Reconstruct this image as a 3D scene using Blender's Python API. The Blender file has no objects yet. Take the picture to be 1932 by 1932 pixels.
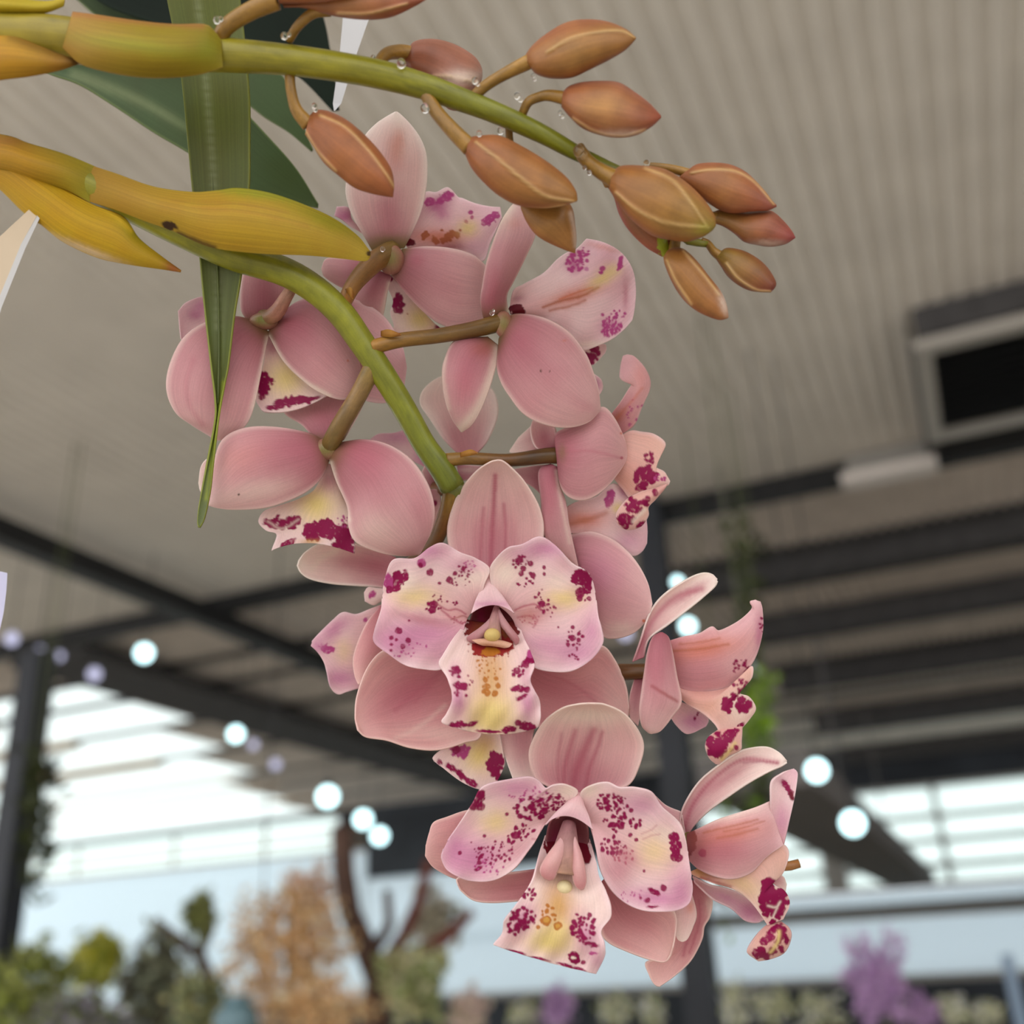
import bpy, math, random
import numpy as np
from mathutils import Vector, Matrix

random.seed(7)
rng = np.random.default_rng(7)
scene = bpy.context.scene

# ------------------------------------------------------------------ camera
IMG = 1932.0
FPX = 1950.0
CX = CY = 966.0
CAM = Vector((0.0, 0.0, 1.9))
_Y = Vector((934, -814, -1950)).normalized()          # the roof sheets' direction, in camera axes
_X = Vector((5366, 1134, 1950)).normalized()
_Z = _X.cross(_Y).normalized()
_X = _Y.cross(_Z).normalized()
ROT = Matrix((_X, _Y, _Z))                            # camera axes -> world axes
cam_data = bpy.data.cameras.new("camera")
cam = bpy.data.objects.new("camera", cam_data)
scene.collection.objects.link(cam)
cam.matrix_world = Matrix.Translation(CAM) @ ROT.to_4x4()
cam_data.sensor_width = 36.0
cam_data.lens = 36.0 * FPX / IMG
cam_data.clip_start = 0.01
cam_data.clip_end = 200
scene.camera = cam
D0 = 0.27                                             # distance of the front flower
cam_data.dof.use_dof = True
cam_data.dof.focus_distance = D0
cam_data.dof.aperture_fstop = 8.4
cam_data.dof.aperture_blades = 0

# ------------------------------------------------------------------ sky, exposure
world = bpy.data.worlds.new("World")
scene.world = world
world.use_nodes = True
bg = world.node_tree.nodes["Background"]
bg.inputs[0].default_value = (0.98, 0.985, 1.0, 1)     # bright overcast sky
bg.inputs[1].default_value = 2.2
vs = scene.view_settings
vs.view_transform = 'Standard'
vs.look = 'None'
vs.gamma = 1.0
vs.use_curve_mapping = False
vs.exposure = 0.0

# ------------------------------------------------------------------ helpers
def lin(c):
    c = np.asarray(c, float) / 255.0
    return np.where(c <= 0.04045, c / 12.92, ((c + 0.055) / 1.055) ** 2.4)

R3 = np.array(ROT)
CAMN = np.array(CAM)
MM = 0.001

def Pn(px, py, z):
    """arrays of picture position + distance (m) -> world points"""
    px = np.asarray(px, float); py = np.asarray(py, float); z = np.asarray(z, float) * np.ones_like(px)
    v = np.stack([(px - CX) / FPX * z, -(py - CY) / FPX * z, -z], -1)
    return v @ R3.T + CAMN

def P(px, py, d):
    return Vector(Pn(np.array([px]), np.array([py]), np.array([d]))[0])

def F(px, py, zmm):
    return P(px, py, D0 + zmm * MM)

def ray(px, py):
    return (P(px, py, 1.0) - CAM)

def on_roof(px, py, z):
    d = ray(px, py); t = (z - CAM.z) / d.z
    return CAM + d * t

def on_y(px, py, y):
    d = ray(px, py); t = (y - CAM.y) / d.y
    return CAM + d * t

ORIG = {}
def link(o, parent=None, origin=None):
    scene.collection.objects.link(o)
    origin = Vector(origin) if origin is not None else Vector((0, 0, 0))
    ORIG[o.name] = origin
    if parent is not None:
        o.parent = parent
        o.location = origin - ORIG[parent.name]
    else:
        o.location = origin
    return o

def empty(name, origin, label=None, cat=None, group=None, kind=None):
    o = bpy.data.objects.new(name, None)
    o.empty_display_size = 0.02
    link(o, None, origin)
    tag(o, label, cat, group, kind)
    return o

def tag(o, label=None, cat=None, group=None, kind=None):
    if label: o["label"] = label
    if cat: o["category"] = cat
    if group: o["group"] = group
    if kind: o["kind"] = kind
    return o

def mesh_obj(name, verts, faces, mat, parent=None, origin=None, smooth=True, col=None, uv=None):
    verts = np.asarray(verts, float)
    if origin is None:
        origin = Vector(verts.mean(0))
    me = bpy.data.meshes.new(name)
    loc = verts - np.array(origin)
    me.from_pydata(loc.tolist(), [], faces if isinstance(faces, list) else faces.tolist())
    if smooth:
        me.polygons.foreach_set("use_smooth", np.ones(len(me.polygons), bool))
    if col is not None:
        at = me.color_attributes.new("Col", 'FLOAT_COLOR', 'POINT')
        c4 = np.ones((len(verts), 4)); c4[:, :3] = col
        at.data.foreach_set("color", c4.ravel())
    if uv is not None:
        ul = me.uv_layers.new(name="UVMap")
        li = np.empty(len(me.loops), int); me.loops.foreach_get("vertex_index", li)
        ul.data.foreach_set("uv", np.asarray(uv)[li].ravel())
    me.materials.append(mat)
    o = bpy.data.objects.new(name, me)
    link(o, parent, origin)
    return o

class MB:
    """collects shapes for one mesh"""
    def __init__(s): s.v = []; s.f = []
    def add(s, v, f):
        b = len(s.v); s.v += [tuple(p) for p in v]; s.f += [tuple(i + b for i in q) for q in f]; return s
    def box(s, x0, x1, y0, y1, z0, z1):
        return s.add([(x0,y0,z0),(x1,y0,z0),(x1,y1,z0),(x0,y1,z0),(x0,y0,z1),(x1,y0,z1),(x1,y1,z1),(x0,y1,z1)],
            [(0,3,2,1),(4,5,6,7),(0,1,5,4),(1,2,6,5),(2,3,7,6),(3,0,4,7)])
    def tube(s, pts, rad, n=8):
        pts = [Vector(p) for p in pts]
        v = []; f = []
        up = Vector((0.31, 0.22, 0.92))
        for i, p in enumerate(pts):
            t = (pts[min(i+1, len(pts)-1)] - pts[max(i-1, 0)]).normalized()
            a = t.cross(up).normalized(); b = t.cross(a).normalized()
            r = rad[i] if hasattr(rad, '__len__') else rad
            for k in range(n):
                an = 2*math.pi*k/n
                v.append(p + a*(r*math.cos(an)) + b*(r*math.sin(an)))
        for i in range(len(pts)-1):
            for k in range(n):
                f.append((i*n+k, i*n+(k+1)%n, (i+1)*n+(k+1)%n, (i+1)*n+k))
        f.append(tuple(range(n))[::-1]); f.append(tuple((len(pts)-1)*n+k for k in range(n)))
        return s.add(v, f)
    def ball(s, c, rx, ry=None, rz=None, nu=10, nv=7):
        ry = rx if ry is None else ry; rz = rx if rz is None else rz
        v = [(c[0], c[1], c[2]+rz)]
        for j in range(1, nv):
            th = math.pi*j/nv
            for i in range(nu):
                ph = 2*math.pi*i/nu
                v.append((c[0]+rx*math.sin(th)*math.cos(ph), c[1]+ry*math.sin(th)*math.sin(ph), c[2]+rz*math.cos(th)))
        v.append((c[0], c[1], c[2]-rz))
        f = [(0, 1+i, 1+(i+1)%nu) for i in range(nu)]
        for j in range(nv-2):
            for i in range(nu):
                a = 1+j*nu+i; b = 1+j*nu+(i+1)%nu
                f.append((a, a+nu, b+nu, b))
        e = len(v)-1; b0 = 1+(nv-2)*nu
        f += [(b0+i, e, b0+(i+1)%nu) for i in range(nu)]
        return s.add(v, f)
    def build(s, name, mat, parent=None, origin=None, smooth=True):
        return mesh_obj(name, np.array(s.v), s.f, mat, parent, origin, smooth)

# ------------------------------------------------------------------ materials
def new_mat(name):
    m = bpy.data.materials.new(name); m.use_nodes = True
    nt = m.node_tree; nt.nodes.clear()
    out = nt.nodes.new("ShaderNodeOutputMaterial")
    return m, nt, out

def simple(name, rgb, rough=0.6, metal=0.0, noise=0.0, nscale=20, spec=0.4):
    m, nt, out = new_mat(name)
    p = nt.nodes.new("ShaderNodeBsdfPrincipled")
    c = lin(rgb)
    p.inputs["Roughness"].default_value = rough
    p.inputs["Metallic"].default_value = metal
    p.inputs["Specular IOR Level"].default_value = spec
    if noise > 0:
        tc = nt.nodes.new("ShaderNodeTexCoord")
        n = nt.nodes.new("ShaderNodeTexNoise"); n.inputs["Scale"].default_value = nscale; n.inputs["Detail"].default_value = 4
        nt.links.new(tc.outputs["Object"], n.inputs["Vector"])
        r = nt.nodes.new("ShaderNodeValToRGB")
        r.color_ramp.elements[0].position = 0.3; r.color_ramp.elements[1].position = 0.7
        r.color_ramp.elements[0].color = (*np.clip(c*(1-noise), 0, 1), 1)
        r.color_ramp.elements[1].color = (*np.clip(c*(1+noise), 0, 1), 1)
        nt.links.new(n.outputs["Fac"], r.inputs[0]); nt.links.new(r.outputs[0], p.inputs["Base Color"])
    else:
        p.inputs["Base Color"].default_value = (*c, 1)
    nt.links.new(p.outputs[0], out.inputs[0])
    return m

def tissue(name, rough, transl, streak=(70, 3), streak_amt=0.12, bump=0.15, spec=0.35, grain=0.05, sheen=0.0):
    """plant tissue: colour of the cells from the mesh attribute, fine veins along the organ, some light passing through"""
    m, nt, out = new_mat(name)
    at = nt.nodes.new("ShaderNodeAttribute"); at.attribute_name = "Col"
    uv = nt.nodes.new("ShaderNodeUVMap"); uv.uv_map = "UVMap"
    mp = nt.nodes.new("ShaderNodeMapping"); mp.inputs["Scale"].default_value = (streak[0], streak[1], 1)
    n = nt.nodes.new("ShaderNodeTexNoise"); n.inputs["Scale"].default_value = 1.0; n.inputs["Detail"].default_value = 3
    nt.links.new(uv.outputs[0], mp.inputs[0]); nt.links.new(mp.outputs[0], n.inputs["Vector"])
    mr = nt.nodes.new("ShaderNodeMapRange")
    mr.inputs[1].default_value = 0.3; mr.inputs[2].default_value = 0.7
    mr.inputs[3].default_value = 1 - streak_amt; mr.inputs[4].default_value = 1 + streak_amt
    nt.links.new(n.outputs["Fac"], mr.inputs[0])
    tc = nt.nodes.new("ShaderNodeTexCoord")
    g = nt.nodes.new("ShaderNodeTexNoise"); g.inputs["Scale"].default_value = 2200; g.inputs["Detail"].default_value = 2
    nt.links.new(tc.outputs["Object"], g.inputs["Vector"])
    gr = nt.nodes.new("ShaderNodeMapRange")
    gr.inputs[1].default_value = 0.3; gr.inputs[2].default_value = 0.7
    gr.inputs[3].default_value = 1 - grain; gr.inputs[4].default_value = 1 + grain
    nt.links.new(g.outputs["Fac"], gr.inputs[0])
    mm = nt.nodes.new("ShaderNodeMath"); mm.operation = 'MULTIPLY'
    nt.links.new(mr.outputs[0], mm.inputs[0]); nt.links.new(gr.outputs[0], mm.inputs[1])
    mul = nt.nodes.new("ShaderNodeVectorMath"); mul.operation = 'SCALE'
    nt.links.new(at.outputs["Color"], mul.inputs[0]); nt.links.new(mm.outputs[0], mul.inputs["Scale"])
    bp = nt.nodes.new("ShaderNodeBump"); bp.inputs["Strength"].default_value = bump; bp.inputs["Distance"].default_value = 0.0004
    nt.links.new(n.outputs["Fac"], bp.inputs["Height"])
    p = nt.nodes.new("ShaderNodeBsdfPrincipled")
    p.inputs["Roughness"].default_value = rough
    p.inputs["Specular IOR Level"].default_value = spec
    if sheen:
        p.inputs["Sheen Weight"].default_value = sheen; p.inputs["Sheen Roughness"].default_value = 0.4
    nt.links.new(mul.outputs[0], p.inputs["Base Color"]); nt.links.new(bp.outputs[0], p.inputs["Normal"])
    if transl > 0:
        t = nt.nodes.new("ShaderNodeBsdfTranslucent"); nt.links.new(mul.outputs[0], t.inputs[0])
        mx = nt.nodes.new("ShaderNodeMixShader"); mx.inputs[0].default_value = transl
        nt.links.new(p.outputs[0], mx.inputs[1]); nt.links.new(t.outputs[0], mx.inputs[2])
        nt.links.new(mx.outputs[0], out.inputs[0])
    else:
        nt.links.new(p.outputs[0], out.inputs[0])
    return m

def glow(name, rgb, strength):
    m, nt, out = new_mat(name)
    e = nt.nodes.new("ShaderNodeEmission"); e.inputs[0].default_value = (*lin(rgb), 1); e.inputs[1].default_value = strength
    nt.links.new(e.outputs[0], out.inputs[0]); return m

def sheet_through(name, rgb, mix=0.85):
    """fibreglass / plastic sheet that lets daylight through"""
    m, nt, out = new_mat(name)
    t = nt.nodes.new("ShaderNodeBsdfTranslucent"); t.inputs[0].default_value = (*lin(rgb), 1)
    d = nt.nodes.new("ShaderNodeBsdfDiffuse"); d.inputs[0].default_value = (*lin(rgb), 1)
    mx = nt.nodes.new("ShaderNodeMixShader"); mx.inputs[0].default_value = mix
    nt.links.new(d.outputs[0], mx.inputs[1]); nt.links.new(t.outputs[0], mx.inputs[2]); nt.links.new(mx.outputs[0], out.inputs[0])
    return m

M_PETAL = tissue("petal_tissue", 0.45, 0.30, (60, 2.2), 0.06, 0.10, 0.22, 0.03, 0.0)
M_STEM = tissue("stem_skin", 0.38, 0.0, (40, 3), 0.10, 0.10, 0.45, 0.05)
M_BUD = tissue("bud_skin", 0.42, 0.08, (50, 2), 0.10, 0.12, 0.4, 0.04)
M_LEAF = tissue("leaf_blade", 0.42, 0.22, (45, 1.2), 0.12, 0.10, 0.4, 0.03)
M_LEAFB = tissue("leaf_blade_matt", 0.7, 0.15, (45, 1.2), 0.12, 0.05, 0.15, 0.03)
M_BRACT = tissue("bract_skin", 0.5, 0.35, (40, 1.2), 0.14, 0.12, 0.3, 0.03)
M_DROP, _nt, _o = new_mat("nectar")
_p = _nt.nodes.new("ShaderNodeBsdfPrincipled"); _p.inputs["Transmission Weight"].default_value = 1.0
_p.inputs["Roughness"].default_value = 0.02; _p.inputs["IOR"].default_value = 1.38; _p.inputs["Base Color"].default_value = (1, 0.98, 0.93, 1)
_nt.links.new(_p.outputs[0], _o.inputs[0])

# ================================================================== THE HALL (structure)
ROOF = CAM.z + 3.2
Y_END = 19.0
M_ROOF = simple("roof_sheet", (216, 208, 198), 0.7, 0.0, 0.05, 3, 0.15)
M_ROOF2 = simple("roof_sheet_old", (210, 198, 188), 0.9, 0.0, 0.10, 3, 0.05)
M_STEEL = simple("dark_steel", (74, 72, 72), 0.9, 0.0, 0.15, 8, 0.05)
M_STEELB = simple("black_steel", (26, 26, 27), 0.6, 0.0, 0.1, 8)
M_TIMBER = simple("purlin_timber", (150, 128, 102), 0.7, 0.0, 0.12, 6)
M_FLOOR = simple("concrete", (196, 190, 178), 0.85, 0.0, 0.12, 2)
M_SKYL = sheet_through("fibreglass", (236, 245, 243), 0.9)
M_WALLW = sheet_through("white_sheeting", (215, 224, 228), 0.62)
M_WALLD = simple("dark_wall", (46, 50, 56), 0.8, 0.0, 0.3, 1.5)
M_FRAME = simple("grey_frame", (150, 146, 140), 0.5, 0.0, 0.05, 5)

def sheet(name, x0, x1, y0, y1, z, mat, pitch=0.1, amp=0.016, slope=0.0):
    n = max(2, int((x1 - x0) / pitch)); prof = [(0, 0), (0.34, 0), (0.5, 1), (0.84, 1)]
    xs = []
    for i in range(n):
        for a, h in prof: xs.append((x0 + (i + a) * (x1 - x0) / n, h * amp))
    xs.append((x1, 0))
    v = []; f = []
    for x, h in xs:
        v += [(x, y0, z + h), (x, y1, z + h + slope)]
    for i in range(len(xs) - 1): f.append((2*i, 2*i+1, 2*i+3, 2*i+2))
    o = mesh_obj(name, v, f, mat, None, (x0, y0, z), smooth=False)
    return tag(o, kind="structure")

Y0 = on_roof(1500, 897, ROOF).y
XL, XR = -36.0, 20.0
# purlin rows (from the photograph), as distances along the hall
rows_left = [on_roof(145, y, ROOF).y for y in (1290, 1337, 1397, 1455, 1505)] + [on_roof(362, y, ROOF).y for y in (1502, 1532)]
rows_left = [y for y in rows_left if y < Y_END - 0.8]
# near ceiling
sheet("ceiling", XL, XR, -1.6, Y0, ROOF, M_ROOF, 0.105, 0.016)
# far roof: left part with skylight strips, right part opaque
xs_edge = on_roof(430, 1425, ROOF).x
strip_y = [Y0] + rows_left + [Y_END]
ends = [None, (60, 205, 1300), (45, 318, 1345), (95, 405, 1405), (85, 465, 1452), (95, 540, 1500), (95, 560, 1512), (95, 585, 1530), (95, 625, 1560), (95, 655, 1585)]
sky_n = 0
for i in range(len(strip_y) - 1):
    ya, yb = strip_y[i], strip_y[i + 1]
    if i == 0:
        sheet("ceiling", XL, XR, ya, yb, ROOF, M_ROOF2, 0.105, 0.03)
        continue
    xr = on_roof(ends[i][1], ends[i][2], ROOF).x
    sheet("ceiling", xr, XR, ya, yb, ROOF, M_ROOF2, 0.105, 0.03)
    sky_n += 1
    o = sheet("window_%d" % sky_n, XL, xr, ya, yb, ROOF, M_SKYL, 0.105, 0.03)
    o["label"] = "translucent corrugated skylight strip in the far roof"

def beam_x(name, x0, x1, y, w, z0, z1, mat):
    o = MB().box(x0, x1, y - w/2, y + w/2, z0, z1).build(name, mat, None, (x0, y, z0), False)
    return tag(o, kind="structure")
def beam_y(name, x, w, y0, y1, z0, z1, mat):
    o = MB().box(x - w/2, x + w/2, y0, y1, z0, z1).build(name, mat, None, (x, y0, z0), False)
    return tag(o, kind="structure")
tn = 0
def trim():
    global tn; tn += 1; return "trim_%d" % tn

# timber purlins across the skylights
for i_, y in enumerate(rows_left):
    beam_x(trim(), XL, on_roof(620, 1500, ROOF).x, y, 0.14 if i_ < 4 else 0.08, ROOF - (0.11 if i_ < 4 else 0.05), ROOF + 0.045, M_TIMBER)
    beam_x(trim(), on_roof(620, 1500, ROOF).x, XR, y, 0.16, ROOF - 0.02, ROOF + 0.045, M_STEEL)
# main cross beam
beam_x(trim(), XL, XR, Y0, 0.10, ROOF - 0.16, ROOF - 0.002, M_STEELB)
# dark purlin beams seen on the right
xa = on_roof(1240, 1150, ROOF).x
for px, py, dep in ((1838, 990, .22), (1838, 1104, .24), (1838, 1215, .24), (1838, 1308, .26), (1838, 1385, .26), (1838, 1440, .28)):
    y = on_roof(px, py, ROOF).y
    beam_x(trim(), -1.9, XR, y, 0.30, ROOF - dep, ROOF - 0.002, M_STEEL)
# lengthwise steel: the black truss chord on the left, a dark box put in for the shadowed roof and gutter and the far right strut
zt = ROOF - 0.30
a = on_roof(0, 1025, zt)
beam_y(trim(), a.x, 0.16, a.y - 1.5, Y_END, zt, zt + 0.17, M_STEELB)
b = on_roof(395, 1330, ROOF - 0.18)
beam_y(trim(), b.x, 0.95, Y0 + 0.1, Y_END, ROOF - 0.22, ROOF - 0.12, M_STEEL)
zc = CAM.z + 0.9
c = on_roof(1603, 1600, zc); cy0 = on_roof(1535, 1480, zc).y
o = MB().box(c.x - .34, c.x + .34, cy0, Y_END - .05, zc, zc + .22)
for yy in (cy0 + .3, cy0 + 4.5, cy0 + 9): o.box(c.x - .01, c.x + .01, yy, yy + .02, zc + .22, ROOF - .001)
tag(o.build(trim(), simple('grey_duct', (120, 116, 114), 0.9, 0, 0.1, 3, 0.05), None, (c.x, cy0, zc), False), kind="structure")

# end wall: clerestory windows, white sheeting, dark course in place of openings
wall_top = ROOF
def wz(px, py): return on_y(px, py, Y_END)
zs = [wz(1800, y).z for y in (1478, 1538, 1585, 1632, 1668)]
x_l, x_r = wz(1580, 1560).x, 14.0
wn = sky_n
def pane(x0, x1, z0, z1, mat=M_SKYL, lab=None):
    global wn; wn += 1
    o = MB().box(x0, x1, Y_END - 0.02, Y_END + 0.0, z0, z1).build("window_%d" % wn, mat, None, (x0, Y_END, z0), False)
    tag(o, lab, kind="structure"); return o
mull = [x_l + k * 1.62 for k in range(int((x_r - x_l) / 1.62) + 1)]
for k in range(len(mull) - 1):
    for j in range(4):
        pane(mull[k] + 0.03, mull[k+1] - 0.03, zs[j+1] + 0.05, zs[j] - 0.02)
# panes left of the strut
x2a, x2b = wz(1330, 1560).x, wz(1540, 1560).x
for j in range(4):
    pane(x2a, x2b, zs[j+1] + 0.05, zs[j] - 0.02)
zl = [ROOF - 0.12, 0, 0, wz(400, 1630).z]
zl[1] = zl[0]*2/3 + zl[3]/3; zl[2] = zl[0]/3 + zl[3]*2/3
for j in range(3):
    for pa, pb in ((-200, 150), (150, 330), (330, 500), (500, 640)):
        pane(wz(pa, 1600).x + .05, wz(pb, 1600).x - .05, zl[j+1] + 0.02, zl[j] - 0.02)
# wall built of courses around the windows
z_white_top_r = wz(1800, 1672).z
z_white_bot = wz(1800, 1842).z
def course(name, x0, x1, z0, z1, mat, dy=0.0, t=0.08):
    o = MB().box(x0, x1, Y_END + dy, Y_END + dy + t, z0, z1).build(name, mat, None, (x0, Y_END, z0), False)
    return tag(o, kind="structure")
course("wall_back", XL, XR, -0.2, z_white_bot, M_WALLD)  # shade of the openings put into this solid course's dark colour
course("wall_back", XL, XR, z_white_bot, z_white_bot + 1.02, M_WALLW)
course("wall_back", x_l - 3.5, XR, z_white_bot + 1.02, z_white_top_r, M_WALLW, 0.03)
x_m = wz(690, 1600).x
course("wall_back", XL, x_m, z_white_bot + 1.02, zl[3], M_WALLW, 0.03)
for z_ in zl[1:]: course(trim(), XL, x_m, z_ - 0.025, z_ + 0.025, M_TIMBER, -0.03, 0.05)
for pa in (-200, 150, 330, 500, 640):
    xx = wz(pa, 1600).x; course(trim(), xx - .02, xx + .02, zl[3], ROOF, M_FRAME, -0.03, 0.04)
course("wall_back", wz(640, 1600).x, x_m, zl[3], ROOF + .05, M_WALLD, 0.03)
course("wall_back", x_m, x_l - 3.5, z_white_bot + 1.02, wz(900, 1640).z, M_WALLW, 0.03)
course(trim(), XL, x_m, ROOF - 0.14, ROOF + 0.045, M_STEEL, -0.08, 0.06)
course(trim(), x_l - 3.5, XR, z_white_bot + 0.98, z_white_bot + 1.06, M_FRAME, -0.05, 0.06)
course(trim(), x_l - 3.5, XR, z_white_top_r - 0.42, z_white_top_r - 0.20, M_FRAME, -0.05, 0.06)
course(trim(), XL, XR, z_white_bot - 0.05, z_white_bot + 0.05, M_FRAME, -0.05, 0.06)
# dark wall behind the purlins in the middle of the hall end
course("wall_back", x_m, wz(1325, 1560).x, wz(900, 1640).z, ROOF + 0.05, M_WALLD, 0.04)
for j in range(5):
    course(trim(), x_l - 3.5, XR, zs[j] - 0.02, zs[j] + 0.05, M_FRAME, 0.0, 0.05)
for xm in mull:
    o = MB().box(xm - 0.03, xm + 0.03, Y_END - 0.04, Y_END + 0.05, zs[4], zs[0]).build(trim(), M_FRAME, None, (xm, Y_END, zs[4]), False)
    tag(o, kind="structure")
course("wall_back", x2a - 1.0, XR, zs[0] - 0.02, ROOF + 0.05, M_WALLD, 0.02)
course("wall_back", x2b, x_l + 0.03, zs[4], zs[0], M_FRAME, 0.02)
# side wall on the right, open to the left and behind the camera
o = MB().box(XR, XR + 0.1, 4, Y_END, 0, ROOF).build("wall_right", M_ROOF2, None, (XR, 4, 0), False); tag(o, kind="structure")
o = MB().box(-22, 24, -12, Y_END + 0.2, -0.1, 0).build("floor", M_FLOOR, None, (0, 0, 0), False); tag(o, kind="structure")

# posts
def post(px, py0, py1, dist, wpx, mat, name="post", label="", top=None):
    p0 = P(px[1], py1, dist)
    w = wpx * dist / FPX
    x, y = p0.x, p0.y
    r = empty(name, (x, y, 0), label, "post")
    MB().box(x - w/2, x + w/2, y - w/2, y + w/2, 0, top or (ROOF - 0.01)).build("shaft", mat, r, (x, y, 0), False)
    MB().box(x - w*.9, x + w*.9, y - w*.9, y + w*.9, 0, 0.02).build("base_plate", mat, r, (x, y, 0), False)
    return r
M_POST = simple("post_paint", (44, 47, 54), 0.55, 0.0, 0.1, 5)
post((1290, 1322), 1200, 1860, 6.5, 58, M_POST, "steel_post", "dark steel roof post behind the lowest flowers")
post((30, 8), 1250, 1700, 6.0, 52, M_POST, "steel_post", "dark steel roof post at the left edge with hanging vine", on_y(38, 1240, P(8, 1700, 6.0).y).z)
post((1905, 1916), 1200, 1880, 9.0, 22, simple("pale_blue_paint", (150, 172, 196), 0.5), "pipe_post", "thin pale blue post in front of dark opening", on_y(1912, 1800, P(1916, 1880, 9.0).y).z)

# ceiling vent on the right
vz = ROOF - 0.28
v0, v1 = on_roof(1777, 822, vz), on_roof(1762, 668, vz)
vx0, vx1 = (v0.x + v1.x) / 2, (v0.x + v1.x) / 2 + 1.25
vy0, vy1 = v1.y, v0.y
root = empty("ceiling_vent", ((vx0 + vx1)/2, (vy0 + vy1)/2, vz), "dark square ceiling vent with pale metal frame", "vent")
M_VF = simple("vent_frame", (172, 166, 158), 0.45, 0.2); M_VD = simple("vent_dark", (14, 14, 16), 0.8)
fw = 0.09
MB().box(vx0 - fw, vx1 + fw, vy1, vy1 + fw, vz, vz + 0.06).build("frame_bar", M_VF, root, None, False)
MB().box(vx0 - fw, vx1 + fw, vy0 - fw, vy0, vz, vz + 0.06).build("frame_bar", M_VF, root, None, False)
MB().box(vx0 - fw, vx0, vy0, vy1, vz, vz + 0.06).build("frame_bar", M_VF, root, None, False)
MB().box(vx1, vx1 + fw, vy0, vy1, vz, vz + 0.06).build("frame_bar", M_VF, root, None, False)
MB().box(vx0 - 0.05, vx1 + 0.05, vy0 - 0.05, vy1 + 0.05, vz + 0.1, ROOF - 0.002).build("duct", M_STEEL, root, None, False)
for k in range(10):
    y = vy0 + (k + .5) * (vy1 - vy0) / 10
    MB().add([(vx0, y - .03, vz + .01), (vx1, y - .03, vz + .01), (vx1, y + .03, vz + .06), (vx0, y + .03, vz + .06),
              (vx0, y - .03, vz + .02), (vx1, y - .03, vz + .02), (vx1, y + .03, vz + .07), (vx0, y + .03, vz + .07)],
             [(0,3,2,1),(4,5,6,7),(0,1,5,4),(1,2,6,5),(2,3,7,6),(3,0,4,7)]).build("slat", M_VD, root, None, False)
MB().box(vx0, vx1, vy0, vy1, vz + 0.085, vz + 0.1).build("dark_backing", M_VD, root, None, False)
# steel bar beside the vent, and the pale batten under the cross beam
g = on_roof(1765, 790, ROOF - 0.06)
beam_y(trim(), g.x - 0.04, 0.09, on_roof(1745, 640, ROOF).y, Y0, ROOF - 0.10, ROOF - 0.002, M_STEEL)
p0, p1 = on_roof(1590, 918, ROOF - .2), on_roof(1770, 882, ROOF - .2)
root = empty("light_batten", ((p0.x + p1.x)/2, p0.y, ROOF - .2), "pale unlit strip light under the roof cross beam", "light")
MB().box(p0.x, p1.x, p0.y - .09, p0.y + .09, ROOF - .2, ROOF - .14).build("diffuser", simple("diffuser", (225, 215, 208), 0.4), root, None, False)
MB().box(p0.x + .05, p1.x - .05, p0.y - .05, p0.y + .05, ROOF - .14, ROOF - .002).build("housing", M_FRAME, root, None, False)

# ------------------------------------------------------------------ pendant lamps, some built for sky gaps and reflections
M_BULB = glow("lamp_globe", (205, 245, 250), 4.5)
M_BULBW = glow("lamp_globe_dim", (205, 205, 235), 1.3)
M_CORD = simple("lamp_cord", (40, 40, 42), 0.6)
def lamp(px, py, rpx, dist, mat, label):
    c = P(px, py, dist); r = rpx * dist / FPX
    root = empty("pendant_lamp", c, label, "lamp", "small round lamps hanging under the far roof")
    MB().ball(c, r, nu=12, nv=8).build("globe", mat, root, c)
    MB().tube([(c.x, c.y, c.z + r * .9), (c.x, c.y, c.z + r * 1.5)], r * .35, 8).build("cap", M_CORD, root, None, False)
    MB().tube([(c.x, c.y, c.z + r * 1.4), (c.x, c.y, ROOF - 0.001)], 0.004, 5).build("cord", M_CORD, root, None, False)
for a in (
    (272, 1232, 15, 8.0, M_BULB, "cyan white round lamp below the black truss"),
    (75, 1228, 8, 8.0, M_BULBW, "dim lilac round lamp beside the bright left skylights"),
    (112, 1238, 8, 8.2, M_BULBW, "faint lilac lamp, right neighbour of the lamp beside left skylights"),
    (178, 1272, 12, 8.0, M_BULBW, "pale lilac lamp over the upper end of the skylights"),
    (65, 1290, 11, 8.0, M_BULBW, "pale lamp over the topmost skylight strip on the left"),
    (22, 1205, 12, 8.0, M_BULBW, "pale lamp at the left edge above the skylights"),
    (445, 1385, 13, 9.0, M_BULB, "bright round lamp right of the skylight strips, below the truss"),
    (478, 1405, 8, 9.2, M_BULBW, "dim lamp just right of the bright lamp by the skylights"),
    (520, 1442, 9, 9.0, M_BULBW, "small dim lamp in the dark between skylights and flowers"),
    (618, 1503, 18, 9.0, M_BULB, "bright oval lamp at the right end of the skylights"),
    (685, 1546, 15, 9.0, M_BULB, "bright round lamp above the brown tree trunk"),
    (716, 1577, 14, 9.0, M_BULB, "bright round lamp lowest of the pair above the tree trunk"),
    (1278, 1098, 9, 8.0, M_BULB, "small bright lamp touching the upper sepal of the right flower"),
    (1298, 1181, 13, 8.0, M_BULB, "cyan lamp between upper sepal and petal of the right flower"),
    (1180, 1195, 12, 8.0, M_BULBW, "lilac lamp half hidden beside the brown pedicel"),
    (1424, 1258, 12, 8.0, M_BULBW, "pale lamp at the tip of the spotted right petal"),
    (1541, 1454, 19, 5.0, M_BULB, "large lime white lamp above the right window wall"),
    (1609, 1553, 21, 5.0, M_BULB, "large white lamp at the corner of the right windows"),
    (486, 1915, 10, 5.5, M_BULBW, "tiny bluish glowing spot beside the teal pot at the bottom"),  # glowing globe added for the bright reflection by the pot
): lamp(*a)

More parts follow.
